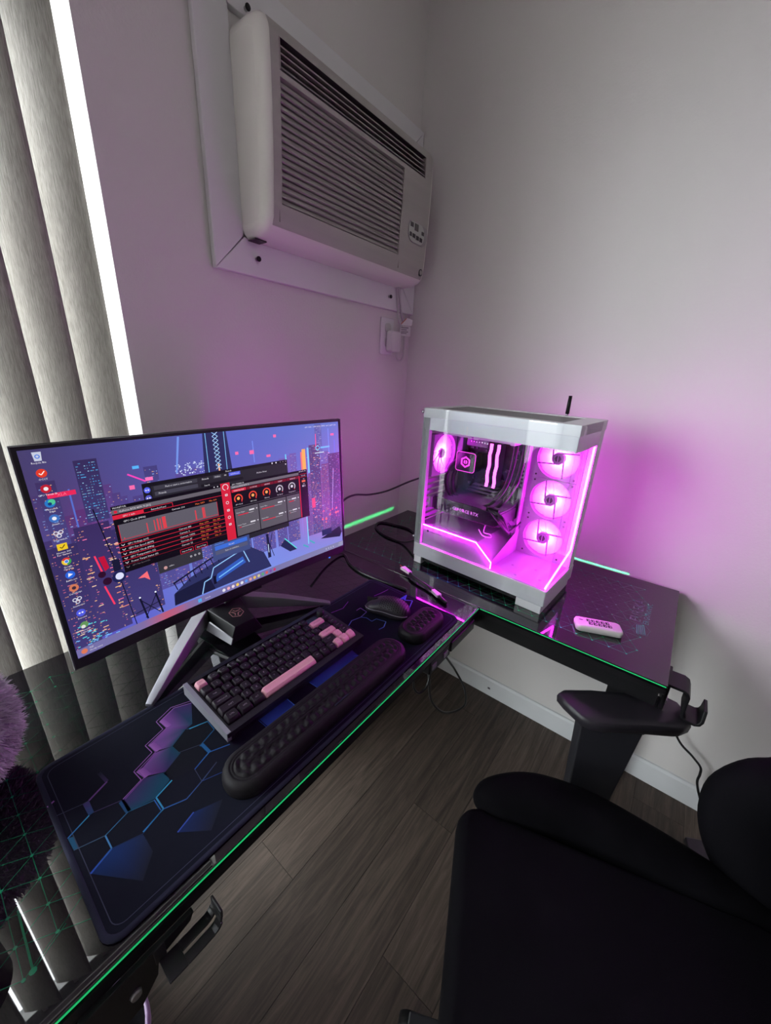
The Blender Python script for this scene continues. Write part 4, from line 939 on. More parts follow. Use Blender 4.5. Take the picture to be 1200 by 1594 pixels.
for k in range(16): wp.rect(0.20 + rnd.uniform(0, 0.09), 0.205 + rnd.uniform(0, 0.09), -0.075, -0.072, C(255, 110, 120), L1) if False else wp.disc((0.205 + rnd.uniform(0, 0.085), -0.08 + rnd.uniform(0, 0.045)), rnd.uniform(0.001, 0.004), C(250, 110, 130), L1, 6)
for P, c in (([(-0.246, 0.000), (-0.2435, 0.000), (-0.2385, -0.030), (-0.2412, -0.030)], (255, 60, 100)), ([(-0.2425, -0.055), (-0.2400, -0.055), (-0.2325, -0.092), (-0.2352, -0.092)], (255, 60, 100)), ([(-0.2405, -0.004), (-0.232, -0.004), (-0.229, -0.026), (-0.236, -0.030)], (190, 20, 60))):
    wp.poly(P, C(*c), L1 + 0.0001)
for c_, r_ in (((-0.241, -0.034), 0.0055), ((-0.236, -0.048), 0.0065)): wp.disc(c_, r_, C(46, 14, 44), L1 + 0.00015)
wp.ln((-0.232, 0.075), (-0.218, -0.030), 0.0016, C(18, 16, 34), L1); wp.disc((-0.2185, -0.0465), 0.0105, C(30, 34, 84), L1 + 0.0001); wp.disc((-0.2178, -0.046), 0.0062, C(220, 225, 255), L1 + 0.0002)
wp.rect(-0.224, -0.213, -0.036, -0.016, C(26, 26, 54), L1 + 0.0001); wp.ln((-0.217, -0.057), (-0.209, -0.145), 0.0014, C(20, 16, 40), L1)
wp.poly([(-0.192, -0.062), (-0.176, -0.054), (-0.174, -0.072), (-0.182, -0.064)], C(250, 110, 120), L1)
for x in (-0.196, -0.170): wp.ln((x, -0.100), (x + 0.006, -0.143), 0.0030, C(20, 20, 44), L1); wp.disc((x, -0.098), 0.0017, C(235, 240, 255), L1 + 0.0001, 8)
for a, b in (((-0.196, -0.103), (-0.168, -0.140)), ((-0.170, -0.103), (-0.193, -0.140)), ((-0.207, -0.125), (-0.163, -0.118))): wp.ln(a, b, 0.0015, C(22, 22, 46), L1)
DK = C(46, 50, 98)
wp.poly([(-0.142, -0.141), (0.076, -0.141), (0.060, -0.100), (0.020, -0.070), (-0.050, -0.082), (-0.105, -0.096), (-0.140, -0.118)], DK, L1)
wp.poly([(-0.142, -0.141), (-0.060, -0.141), (-0.070, -0.108), (-0.138, -0.116)], C(26, 28, 60), L1 + 0.0001)
wp.ln((-0.138, -0.096), (-0.060, -0.072), 0.0032, C(22, 22, 50), L1 + 0.0001); wp.ln((-0.060, -0.072), (0.015, -0.060), 0.0026, C(22, 22, 50), L1 + 0.0001)
for k in range(12): x = -0.136 + 0.0125 * k; z = -0.0955 + 0.0037 * k; wp.ln((x, z), (x + 0.004, z - 0.016), 0.0018, C(22, 22, 50), L1 + 0.0001)
for P in ([(-0.088, -0.141), (-0.080, -0.117), (-0.066, -0.114), (-0.058, -0.094), (0.010, -0.076), (0.022, -0.110)],):
    for a, b in zip(P, P[1:]): wp.ln(a, b, 0.0022, C(150, 200, 255), L1 + 0.0002)
wp.poly([(-0.060, -0.128), (-0.052, -0.110), (0.008, -0.092), (0.014, -0.108)], C(52, 92, 190), L1 + 0.0002); wp.ln((-0.050, -0.119), (0.008, -0.101), 0.0026, C(120, 190, 255), L1 + 0.0003); wp.rect(-0.062, -0.056, -0.130, -0.112, C(18, 18, 44), L1 + 0.0003)
wp.poly([(0.070, -0.060), (0.076, -0.060), (0.078, -0.118), (0.070, -0.118)], C(34, 34, 70), L1); wp.ln((0.070, -0.06), (0.086, -0.118), 0.0016, C(30, 30, 66), L1); wp.ln((0.086, -0.06), (0.070, -0.118), 0.0016, C(30, 30, 66), L1); wp.ln((0.073, -0.085), (0.073, -0.105), 0.0018, C(200, 220, 255), L1 + 0.0001)
wp.ln((0.118, -0.085), (0.150, -0.120), 0.0022, C(90, 230, 230), L1); wp.poly([(0.118, -0.087), (0.150, -0.122), (0.130, -0.122), (0.105, -0.100)], C(36, 40, 84), L1)
wp.poly([(0.225, -0.118), (0.290, -0.100), (0.296, -0.118), (0.290, -0.130)], C(26, 30, 62), L1); wp.rect(0.230, 0.262, -0.112, -0.096, C(30, 44, 96), L1 + 0.0001)
for a, b in (((0.170, -0.118), (0.185, -0.128)), ((0.190, -0.112), (0.205, -0.124))): wp.ln(a, b, 0.004, C(80, 170, 200), L1)
for k in range(150):
    x, z = rnd.uniform(-0.296, -0.165), rnd.uniform(-0.14, 0.045)
    if x < -0.262 and z > -0.11: x += 0.04
    wp.rect(x, x + rnd.choice((0.003, 0.006, 0.010)), z, z + 0.0013, C(*rnd.choice(((255, 196, 140), (255, 150, 120), (250, 120, 170), (255, 215, 180)))), L1 - 0.0001)
for k in range(70):
    x, z = rnd.uniform(-0.10, -0.045), rnd.uniform(0.102, 0.124); wp.rect(x, x + rnd.choice((0.0016, 0.003)), z, z + 0.0013, C(215, 228, 255), L1 - 0.0001)
for k in range(60):
    x, z = rnd.uniform(-0.296, -0.235), rnd.uniform(-0.145, -0.105); wp.rect(x, x + rnd.choice((0.003, 0.006)), z, z + 0.0014, C(*rnd.choice(((90, 220, 235), (120, 190, 255)))), L1 - 0.0001)
for k in range(60):
    x, z = rnd.uniform(0.206, 0.262), rnd.uniform(-0.06, 0.10); wp.rect(x, x + rnd.choice((0.002, 0.005)), z, z + 0.0013, C(*rnd.choice(((255, 200, 160), (255, 170, 200), (190, 210, 255)))), L1 - 0.0001)
for s0, t0, t1, c in ((-0.272, 0.070, 0.125, (96, 130, 214)), (-0.256, 0.050, 0.112, (88, 110, 205)), (0.060, 0.105, 0.150, (120, 140, 235)), (0.265, 0.05, 0.16, (120, 150, 245)), (0.283, -0.02, 0.13, (110, 120, 235)), (0.172, -0.09, -0.045, (150, 130, 225))): wp.rect(s0, s0 + 0.0022, t0, t1, C(*c), L1 - 0.0002)
wp.build('display_picture', M['screen'], panel)
# desktop icons
def icon(name, s_, t_, draw, text):
    q = SCR(); lay = 0.0024
    draw(q, s_, t_, lay)
    for k, tx in enumerate(text): q.txt(tx, s_, t_ - 0.0098 - 0.0036 * k, 0.0036, C(235, 232, 245), lay + 0.0002, 'c')
    q.build('desktop_icon', M['screen'], panel)
def di(c, c2, f=None):
    def d(q, s_, t_, l):
        q.disc((s_, t_), 0.0062, C(*c), l); 
        if f: f(q, s_, t_, l + 0.0001, C(*c2))
    return d
def chk(q, s_, t_, l, c): q.ln((s_ - 0.003, t_), (s_ - 0.0007, t_ - 0.0022), 0.0012, c, l); q.ln((s_ - 0.0007, t_ - 0.0022), (s_ + 0.0034, t_ + 0.0026), 0.0012, c, l)
def dot2(q, s_, t_, l, c): q.disc((s_, t_), 0.0028, c, l, 10)
def tri(q, s_, t_, l, c): q.poly([(s_ - 0.003, t_ - 0.003), (s_ + 0.0035, t_ + 0.0002), (s_ - 0.002, t_ + 0.0034)], c, l)
def bin_(q, s_, t_, l): q.poly([(s_ - 0.005, t_ + 0.0062), (s_ - 0.0038, t_ - 0.0062), (s_ + 0.0042, t_ - 0.0062), (s_ + 0.0054, t_ + 0.0062)], C(200, 205, 225), l); q.ringc((s_ + 0.0002, t_), 0.0024, 0.0013, C(70, 120, 220), l + 0.0001, 0, 360, 10)
def square(c, c2, f=None):
    def d(q, s_, t_, l):
        q.rect(s_ - 0.0062, s_ + 0.0062, t_ - 0.005, t_ + 0.005, C(*c), l)
        if f: f(q, s_, t_, l + 0.0001, C(*c2))
    return d
def chrome(q, s_, t_, l):
    for k, c in enumerate(((220, 60, 50), (240, 200, 60), (60, 160, 80))):
        a0 = R(90 + 120 * k - 60); q.poly([(s_, t_)] + [(s_ + 0.006 * math.cos(a0 + R(24 * j)), t_ + 0.006 * math.sin(a0 + R(24 * j))) for j in range(6)], C(*c), l)
    q.disc((s_, t_), 0.0030, C(240, 240, 245), l + 0.0001); q.disc((s_, t_), 0.0023, C(70, 130, 230), l + 0.0002)
def edge_i(q, s_, t_, l): q.disc((s_, t_), 0.0062, C(40, 120, 200), l); q.disc((s_ + 0.0022, t_ + 0.0016), 0.0042, C(80, 200, 150), l + 0.0001); q.disc((s_ - 0.0004, t_ - 0.0008), 0.0024, C(20, 60, 120), l + 0.0002)
def rings_(c):
    def d(q, s_, t_, l):
        for dx, dz in ((-0.003, 0.002), (0.003, 0.0025), (0.0, -0.0025)): q.ringc((s_ + dx, t_ + dz), 0.0026, 0.0012, C(*c), l, 0, 360, 10)
    return d
def frog(q, s_, t_, l): q.disc((s_, t_), 0.0056, C(100, 150, 90), l); q.disc((s_ - 0.0018, t_ - 0.0026), 0.003, C(225, 225, 220), l + 0.0001)
def face(q, s_, t_, l, c): q.disc((s_ - 0.0019, t_), 0.0014, c, l, 8); q.disc((s_ + 0.0019, t_), 0.0014, c, l, 8)
IC = [('bin', 0.1640, bin_, ['Recycle Bin']), ('', 0.1405, di((225, 60, 40), (255, 240, 235), chk), ['OCCT']), ('', 0.1180, di((190, 30, 50), (240, 235, 240), dot2), ['GPU Tweak III']), ('', 0.0965, edge_i, ['Microsoft', 'Edge']), ('', 0.0735, di((60, 110, 190), (235, 235, 245), dot2), ['Steam']),
      ('', 0.0490, rings_((225, 222, 235)), ['Overwatch']), ('', 0.0290, square((240, 200, 40), (60, 40, 10), chk), ['Norton 360', 'For Gamers']), ('', 0.0050, chrome, ['Google', 'Chrome']), ('', -0.0175, di((40, 100, 220), (240, 240, 255), tri), ['Battle.net']), ('', -0.0400, di((210, 120, 90), (60, 40, 60), dot2), ['Curseforge']),
      ('', -0.0620, rings_((220, 220, 235)), ['Steelseries']), ('', -0.0840, di((80, 90, 225), (240, 240, 255), face), ['Discord']), ('', -0.1060, frog, ['Minecraft', 'Launcher'])]
for nme, t_, d, tx in IC: icon(nme, -0.2800, t_, d, tx)
# chat window (behind), its voice panel and pop-up
L2 = 0.0028; WH = C(225, 222, 232); G1 = C(46, 44, 52); G2 = C(60, 58, 68); BK = C(16, 12, 22)
ch = SCR(); ch.rect(-0.1580, 0.1410, 0.0540, 0.1000, C(40, 38, 47), L2); ch.rect(-0.1580, 0.1410, 0.0940, 0.1005, C(22, 20, 28), L2 + 0.0002)
ch.txt('Friends', 0.0, 0.0955, 0.0042, WH, L2 + 0.0003, 'c'); ch.rect(-0.1580, -0.1440, 0.0540, 0.0940, C(26, 24, 32), L2 + 0.0002)
ch.disc((-0.151, 0.0885), 0.0052, C(88, 100, 235), L2 + 0.0003); ch.disc((-0.151, 0.0745), 0.0052, C(88, 90, 200), L2 + 0.0003); face(ch, -0.151, 0.0885, L2 + 0.0004, WH); face(ch, -0.151, 0.0745, L2 + 0.0004, WH)
ch.rect(-0.1400, -0.0640, 0.0860, 0.0930, C(62, 60, 72), L2 + 0.0002); ch.txt('Find or start a conversation', -0.098, 0.0880, 0.0042, WH, L2 + 0.0004, 'c')
ch.rect(-0.1400, -0.0640, 0.0760, 0.0830, C(68, 66, 80), L2 + 0.0002); ch.txt('Friends', -0.134, 0.0780, 0.0044, WH, L2 + 0.0004)
ch.txt('Friends', -0.055, 0.0880, 0.0046, WH, L2 + 0.0003); ch.rect(-0.032, -0.016, 0.0868, 0.0928, C(70, 68, 80), L2 + 0.0002); ch.txt('Online', -0.030, 0.0884, 0.0042, WH, L2 + 0.0003); ch.txt('All', -0.010, 0.0884, 0.0042, WH, L2 + 0.0003)
ch.rect(0.0, 0.025, 0.0862, 0.0932, C(90, 100, 225), L2 + 0.0002); ch.txt('Add Friend', 0.0125, 0.0884, 0.0040, WH, L2 + 0.0003, 'c'); ch.txt('Active Now', 0.062, 0.0810, 0.0050, WH, L2 + 0.0003)
ch.rect(-0.058, 0.030, 0.0745, 0.0800, C(24, 22, 30), L2 + 0.0002); ch.txt('Search', -0.052, 0.0755, 0.0040, WH, L2 + 0.0003)
for x in (0.102, 0.112): ch.disc((x, 0.0972), 0.0018, WH, L2 + 0.0003, 10)
for x in (0.123, 0.130, 0.137): ch.rect(x - 0.001, x + 0.001, 0.0968, 0.0976, WH, L2 + 0.0003)
ch.disc((0.1365, 0.0905), 0.0016, WH, L2 + 0.0003, 10)
ch.build('chat_window', M['screen'], panel); ch = SCR(); ch.rect(0.0275, 0.1325, -0.0570, -0.0400, C(40, 38, 48), L2); ch.build('chat_footer', M['screen'], panel); ch = SCR(); ch.rect(-0.1580, -0.0760, -0.0670, -0.0380, C(52, 50, 60), L2); ch.disc((-0.146, -0.0590), 0.0032, C(200, 150, 150), L2 + 0.0002); ch.txt('online', -0.140, -0.0595, 0.0038, WH, L2 + 0.0002)
for x in (-0.098, -0.090, -0.082): ch.ringc((x, -0.0535), 0.0016, 0.0007, WH, L2 + 0.0002, 0, 360, 8)
ch.build('voice_panel', M['screen'], panel); ch = SCR(); ch.rect(-0.0560, 0.0280, -0.0800, -0.0300, C(66, 78, 130), L2 + 0.0003); ch.rect(-0.0500, 0.0225, -0.0590, -0.0500, C(62, 110, 215), L2 + 0.0005); ch.rect(-0.0500, 0.0225, -0.0690, -0.0610, C(84, 88, 120), L2 + 0.0005); ch.txt('Accept', -0.014, -0.0560, 0.0044, WH, L2 + 0.0006, 'c'); ch.txt('Turn on reminders', -0.014, -0.0665, 0.0040, WH, L2 + 0.0006, 'c'); ch.txt('Calendar', -0.050, -0.0440, 0.0042, C(120, 170, 250), L2 + 0.0006); ch.rect(-0.0500, -0.0300, -0.0475, -0.0462, C(80, 140, 240), L2 + 0.0006)
ch.build('reminder_popup', M['screen'], panel)
RED, RDK = C(215, 35, 62), C(120, 18, 36)
L3 = 0.0038
mw = SCR(); mw.rect(-0.2095, -0.0165, -0.0430, 0.0730, BK, L3); mw.rect(-0.2095, -0.0165, 0.0600, 0.0672, C(104, 98, 108), L3 + 0.0002)
mw.txt('MONITOR', -0.207, 0.0685, 0.0042, WH, L3 + 0.0003); mw.rect(-0.2060, -0.2015, 0.0612, 0.0655, RED, L3 + 0.0003); mw.txt('GeForce RTX 4070 Ti [01]', -0.199, 0.0617, 0.0044, WH, L3 + 0.0004)
for x in (-0.034, -0.027, -0.020): mw.rect(x - 0.001, x + 0.0012, 0.0694, 0.0712, WH, L3 + 0.0003)
mw.rect(-0.2095, -0.1630, 0.0510, 0.0580, RED, L3 + 0.0002); mw.txt('GPU 1 Info', -0.186, 0.0528, 0.0042, WH, L3 + 0.0004, 'c')
for a, b in (((-0.163, 0.0585), (-0.115, 0.0585)), ((-0.115, 0.0585), (-0.115, 0.0510)), ((-0.163, 0.0510), (-0.0200, 0.0510)), ((-0.0200, 0.0510), (-0.0200, -0.042))): mw.ln(a, b, 0.0009, RED, L3 + 0.0003)
mw.txt('Extended Panel', -0.139, 0.0530, 0.0040, WH, L3 + 0.0003, 'c'); mw.txt('GPU Clock (MHz)', -0.196, 0.0435, 0.0046, WH, L3 + 0.0003); mw.txt('Current: 210', -0.118, 0.0440, 0.0044, WH, L3 + 0.0003); mw.txt('Max: 2850', -0.075, 0.0440, 0.0044, C(245, 120, 60), L3 + 0.0003); mw.txt('Min: 210', -0.048, 0.0440, 0.0044, C(245, 120, 60), L3 + 0.0003)
mw.rect(-0.2045, -0.0330, 0.0120, 0.0410, C(96, 92, 104), L3 + 0.0002)
for a, b in (((-0.2045, 0.041), (-0.2045, 0.012)), ((-0.2045, 0.0150), (-0.0330, 0.0150)), ((-0.0330, 0.041), (-0.0330, 0.012))): mw.ln(a, b, 0.0008, RED, L3 + 0.0003)
for x, wd, h in ((-0.163, 0.0016, 0.018), (-0.151, 0.0016, 0.020), (-0.146, 0.0026, 0.021), (-0.141, 0.0016, 0.020), (-0.137, 0.0060, 0.022), (-0.078, 0.0022, 0.019), (-0.064, 0.0034, 0.021), (-0.0600, 0.0014, 0.021), (-0.200, 0.0012, 0.003)): mw.rect(x, x + wd, 0.0150, 0.0150 + h, C(222, 66, 78), L3 + 0.0003)
for k, (tx, cur, mx, mn) in enumerate((('GPU Voltage (mV)', '885', '1070', '880'), ('GPU Fan Speed (RPM)', '0', '1020', '0'), ('Memory Clock (MHz)', '10502', '10802', '405'), ('GPU Temperature (C)', '47', '58', '36'), ('Power Target Status (%)', '22', '75', '10'), ('GPU Fan Speed (%)', '0', '', ''))):
    z = 0.0040 - 0.0080 * k; mw.ln((-0.2095, z + 0.0062), (-0.0200, z + 0.0062), 0.0009, RDK if k == 5 else RED, L3 + 0.0003)
    cc = WH if k < 5 else C(120, 110, 120)
    mw.ln((-0.206, z + 0.003), (-0.2035, z + 0.0005), 0.0009, cc, L3 + 0.0003); mw.ln((-0.2035, z + 0.0005), (-0.201, z + 0.003), 0.0009, cc, L3 + 0.0003)
    if k < 5: mw.txt(tx, -0.197, z, 0.0044, cc, L3 + 0.0003); mw.txt('Current: ' + cur, -0.112, z, 0.0044, WH, L3 + 0.0003); mw.txt('Max: ' + mx, -0.073, z, 0.0044, C(245, 130, 60), L3 + 0.0003); mw.txt('Min: ' + mn, -0.046, z, 0.0044, C(245, 130, 60), L3 + 0.0003)
    else: mw.txt(tx, -0.197, z + 0.001, 0.0036, cc, L3 + 0.0003)
for s0 in (-0.116, -0.088):
    for a, b in (((s0, -0.0425), (s0 + 0.024, -0.0425)), ((s0, -0.0345), (s0 + 0.024, -0.0345)), ((s0, -0.0425), (s0, -0.0345)), ((s0 + 0.024, -0.0425), (s0 + 0.024, -0.0345))): mw.ln(a, b, 0.0008, RED, L3 + 0.0003)
    mw.txt('Import Page' if s0 < -0.1 else 'Export Page', s0 + 0.012, -0.0400, 0.0038, WH, L3 + 0.0003, 'c')
mw.build('monitor_window', M['screen'], panel)
L4 = 0.0048
tw_ = SCR(); tw_.rect(-0.0215, 0.1925, -0.0460, 0.0705, BK, L4); tw_.rect(-0.0215, -0.0020, -0.0460, 0.0745, RED, L4 + 0.0002); tw_.rect(-0.0010, 0.1680, 0.0600, 0.0660, C(112, 106, 116), L4 + 0.0002)
tw_.txt('GPU TWEAK III', 0.002, 0.0668, 0.0040, WH, L4 + 0.0003); tw_.txt('GeForce RTX 4070 Ti', 0.002, 0.0612, 0.0042, WH, L4 + 0.0003)
tw_.ringc((-0.0118, 0.0660), 0.0058, 0.0014, WH, L4 + 0.0003, -260, 60)
for k, zz in enumerate((0.0500, 0.0340, 0.0180, 0.0030, -0.0120)):
    if k % 2: tw_.ringc((-0.0118, zz), 0.0028, 0.0010, WH, L4 + 0.0003, 0, 360, 8)
    else: tw_.rect(-0.0145, -0.0092, zz - 0.0022, zz + 0.0022, WH, L4 + 0.0003); tw_.rect(-0.0130, -0.0107, zz - 0.0008, zz + 0.0010, RED, L4 + 0.0004)
for k in range(5):
    x = 0.0 + 0.0336 * k; tw_.rect(x, x + 0.0325, 0.0520, 0.0580, RED if k == 0 else RDK, L4 + 0.0002); tw_.txt(('MAIN PROFILE', 'OC MODE', 'GAMING', 'SILENT', 'DEFAULT')[k], x + 0.016, 0.0535, 0.0036, WH, L4 + 0.0003, 'c')
for k in range(5):
    x = 0.0130 + 0.0335 * k; c = C(235, 70, 50) if k < 3 else C(190, 186, 196)
    tw_.ringc((x, 0.0370), 0.0085, 0.0026, c, L4 + 0.0003); tw_.disc((x, 0.0375), 0.0034, C(250, 170, 90) if k < 3 else WH, L4 + 0.0003, 10); tw_.disc((x + 0.007, 0.0300), 0.0012, RED, L4 + 0.0004, 8)
    tw_.txt(('GPU Clock', 'GPU Volts', 'Memory', 'Fan Speed', 'Temperature')[k], x, 0.0238, 0.0036, WH, L4 + 0.0003, 'c')
tw_.rect(-0.001, 0.168, 0.0195, 0.0205, C(90, 86, 96), L4 + 0.0002)
for s0, s1 in ((0.0015, 0.0560), (0.0580, 0.1280), (0.1300, 0.1665)):
    tw_.rect(s0, s1, -0.0430, 0.0165, C(92, 88, 98), L4 + 0.0002)
    for z in (0.0040, -0.0230):
        tw_.txt('Power Target' if s0 < 0.05 else 'Clock Offset', s0 + 0.003, z + 0.0020, 0.0034, WH, L4 + 0.0003); tw_.ln((s0 + 0.006, z - 0.0020), (s1 - 0.012, z - 0.0020), 0.0008, C(190, 186, 196), L4 + 0.0003)
        tw_.ln((s0 + 0.006, z - 0.0020), (s0 + (s1 - s0) * (0.55 if z > 0 or s0 > 0.05 and s0 < 0.1 else 0.2), z - 0.0020), 0.0020, RED, L4 + 0.0004); tw_.rect(s1 - 0.022, s1 - 0.010, z + 0.0020, z + 0.0050, WH, L4 + 0.0003); tw_.disc((s1 - 0.004, z + 0.0035), 0.0014, WH, L4 + 0.0003, 8)
tw_.ln((0.1690, 0.0580), (0.1690, -0.0440), 0.0024, RED, L4 + 0.0003)
for a, b in (((0.1715, 0.0610), (0.1900, 0.0610)), ((0.1715, 0.0540), (0.1900, 0.0540))): tw_.ln(a, b, 0.0007, RED, L4 + 0.0003)
tw_.txt('PROFILE', 0.181, 0.0560, 0.0034, WH, L4 + 0.0003, 'c'); tw_.txt('ON', 0.181, 0.0480, 0.0032, WH, L4 + 0.0003, 'c'); tw_.rect(0.176, 0.186, 0.0415, 0.0460, C(240, 110, 70), L4 + 0.0003); tw_.txt('OFF', 0.181, 0.0360, 0.0032, WH, L4 + 0.0003, 'c'); tw_.rect(0.176, 0.186, 0.0300, 0.0345, C(120, 116, 126), L4 + 0.0003); tw_.disc((0.1785, 0.0322), 0.0018, WH, L4 + 0.0004, 8)
for x in (0.171, 0.176, 0.181, 0.187): tw_.disc((x, 0.0675), 0.0012, WH, L4 + 0.0003, 8)
tw_.build('tuning_window', M['screen'], panel)
tb = SCR(); n = 30
for i in range(n):
    a, b = -AS + 2 * AS * i / n, -AS + 2 * AS * (i + 1) / n
    cl = lambda s_: mix(mix(C(118, 112, 168), C(190, 92, 120), math.exp(-((s_ + 0.155) / 0.03) ** 2)), C(136, 136, 178), max(0, s_ / 0.3))
    tb.add([(a, yc_(a) - 0.0024, AT0), (b, yc_(b) - 0.0024, AT0), (b, yc_(b) - 0.0024, AT0 + 0.0145), (a, yc_(a) - 0.0024, AT0 + 0.0145)], [(0, 1, 2, 3)], 0, False, [cl(a), cl(b), cl(b), cl(a)])
for dx in (0, 0.0036):
    for dz in (0, 0.0036): tb.rect(-0.099 + dx, -0.0958 + dx, -0.1545 + dz, -0.1513 + dz, C(70, 180, 245), 0.0028)
tb.txt('Search', -0.085, -0.1530, 0.0042, C(220, 215, 235), 0.0028)
for k, c in enumerate(((230, 225, 240), (235, 170, 190), (235, 215, 225), (245, 205, 90), (225, 225, 235), (90, 150, 240), (220, 160, 160), (235, 190, 90), (210, 200, 150), (90, 170, 120), (215, 90, 90), (120, 80, 170), (200, 60, 110))): tb.disc((-0.044 + 0.0105 * k, -0.1512), 0.0036, C(*c), 0.0028, 10)
tb.disc((-0.289, -0.1505), 0.0044, C(220, 120, 90), 0.0028); tb.txt('72F', -0.282, -0.1500, 0.0040, WH, 0.0028); tb.txt('Mostly sunny', -0.282, -0.1545, 0.0034, WH, 0.0028)
tb.txt('2:35 PM', 0.296, -0.1498, 0.0040, WH, 0.0028, 'r'); tb.txt('7/12/2025', 0.296, -0.1545, 0.0038, WH, 0.0028, 'r')
for x in (0.240, 0.248, 0.256, 0.264): tb.disc((x, -0.1512), 0.0014, WH, 0.0028, 8)
tb.build('taskbar', M['screen'], panel)
hud = SCR()
for x, tx in ((0.196, 'GPU 32%'), (0.221, 'CPU 35%'), (0.246, 'FPS 60'), (0.270, 'LAT 2%')): hud.txt(tx, x, 0.1655, 0.0044, C(240, 238, 245), 0.0024, 'l', 0.020)
for x in (0.2185, 0.2435, 0.2675): hud.rect(x, x + 0.0006, 0.1645, 0.1705, C(170, 170, 200), 0.0024)
hud.build('overlay_readout', M['screen'], panel)
MB().box(-0.045, 0.045, yc_(0) - 0.002, yc_(0) + 0.006, -OH - 0.0028, -OH + 0.0015).build('sensor_bar', M['blackg'], panel, bevel=0.0008)
MB().box(0.250, 0.254, yc_(0.25) - 0.001, yc_(0.25) + 0.002, -OH - 0.001, -OH + 0.0016).build('power_light', emit('blue_power_light', (0.05, 0.25, 1.0), 1.5), panel)
# stand: hub, emblem, two spread legs, neck
HX, HY = -0.020, 0.050
MB().hexa([(HX - 0.040, HY - 0.085, 0.018), (HX + 0.040, HY - 0.085, 0.018), (HX + 0.055, HY + 0.060, 0.018), (HX - 0.055, HY + 0.060, 0.018)], [(HX - 0.022, HY - 0.078, 0.050), (HX + 0.026, HY - 0.078, 0.050), (HX + 0.045, HY + 0.050, 0.068), (HX - 0.045, HY + 0.050, 0.068)]).build('hub', M['blackm'], mon, bevel=0.0015)
MB().hexa([(HX - 0.0400, HY - 0.0862, 0.0185), (HX - 0.0380, HY - 0.0868, 0.0185), (HX - 0.050, HY - 0.01, 0.024), (HX - 0.0530, HY - 0.01, 0.024)], [(HX - 0.0345, HY - 0.0842, 0.030), (HX - 0.0325, HY - 0.0846, 0.030), (HX - 0.043, HY - 0.01, 0.042), (HX - 0.0460, HY - 0.01, 0.041)]).build('hub_flank', M['standbright'], mon)
em = MB(); c0 = Vector((HX + 0.004, HY - 0.040)); zf = lambda y: 0.0505 + (y - (HY - 0.078)) * 0.018 / 0.128 + 0.0004
hexv = [c0 + 0.0155 * Vector((math.cos(R(60 * k + 30)), math.sin(R(60 * k + 30)))) for k in range(6)]
def eml(a, b, wd):
    d = (b - a); n_ = Vector((-d.y, d.x)).normalized() * wd / 2; P = [a + n_, a - n_, b - n_, b + n_]
    em.add([(p.x, p.y, zf(p.y)) for p in P], [(0, 1, 2, 3)])
for a, b in zip(hexv, hexv[1:] + hexv[:1]): eml(a, b, 0.0014)
for k in range(3):
    a = R(120 * k + 20); p = c0 + 0.0095 * Vector((math.cos(a), math.sin(a))); q_ = c0 + 0.004 * Vector((math.cos(a + 1.2), math.sin(a + 1.2))); r_ = c0 + 0.0105 * Vector((math.cos(a + 1.5), math.sin(a + 1.5)))
    eml(p, q_, 0.0024); eml(q_, r_, 0.0018); eml(p, hexv[(2 * k) % 6], 0.0012)
em.build('emblem', M['emblem'], mon)
for sgn, tip in ((-1, (-0.232, -0.060)), (1, (0.204, -0.060))):
    a = Vector((HX + sgn * 0.030, HY + 0.030)); b = Vector(tip); d = (b - a).normalized(); n_ = Vector((-d.y, d.x))
    lg = MB(); rg = []
    for t, w_, z0, z1 in ((0, 0.017, 0.020, 0.066), (0.5, 0.014, 0.010, 0.042), (0.93, 0.0095, 0.0015, 0.014), (1.0, 0.007, 0.0015, 0.009)):
        p = a.lerp(b, t); L_ = p + n_ * w_; R_ = p - n_ * w_
        rg.append([(L_.x, L_.y, z0 + 0.3 * (z1 - z0)), (L_.x + (p.x - L_.x) * 0.25, L_.y + (p.y - L_.y) * 0.25, z1), (R_.x + (p.x - R_.x) * 0.25, R_.y + (p.y - R_.y) * 0.25, z1), (R_.x, R_.y, z0 + 0.3 * (z1 - z0)), (p.x, p.y, z0)])
    lg.loft(rg, 0, False, True); lg.build('leg', M['stand'], mon, bevel=0.0012, fix=True)
    pd = a.lerp(b, 0.95); MB().cyl((pd.x, pd.y, 0.0002), (pd.x, pd.y, 0.004), 0.006, 0.006, 12).build('foot_pad', M['blackm'], mon)
MB().box(HX - 0.020, HX + 0.020, HY + 0.020, HY + 0.050, 0.0002, 0.020).build('rear_foot', M['blackm'], mon)
nk = MB().hexa([(HX - 0.028, HY + 0.005, 0.055), (HX + 0.028, HY + 0.005, 0.055), (HX + 0.032, HY + 0.048, 0.055), (HX - 0.032, HY + 0.048, 0.055)], [(0 - 0.026, 0.050, 0.36), (0.026, 0.050, 0.36), (0.028, 0.088, 0.36), (-0.028, 0.088, 0.36)])
nk.box(-0.045, 0.045, 0.028, 0.060, 0.25, 0.34); nk.build('neck', M['stand'], mon, bevel=0.003)

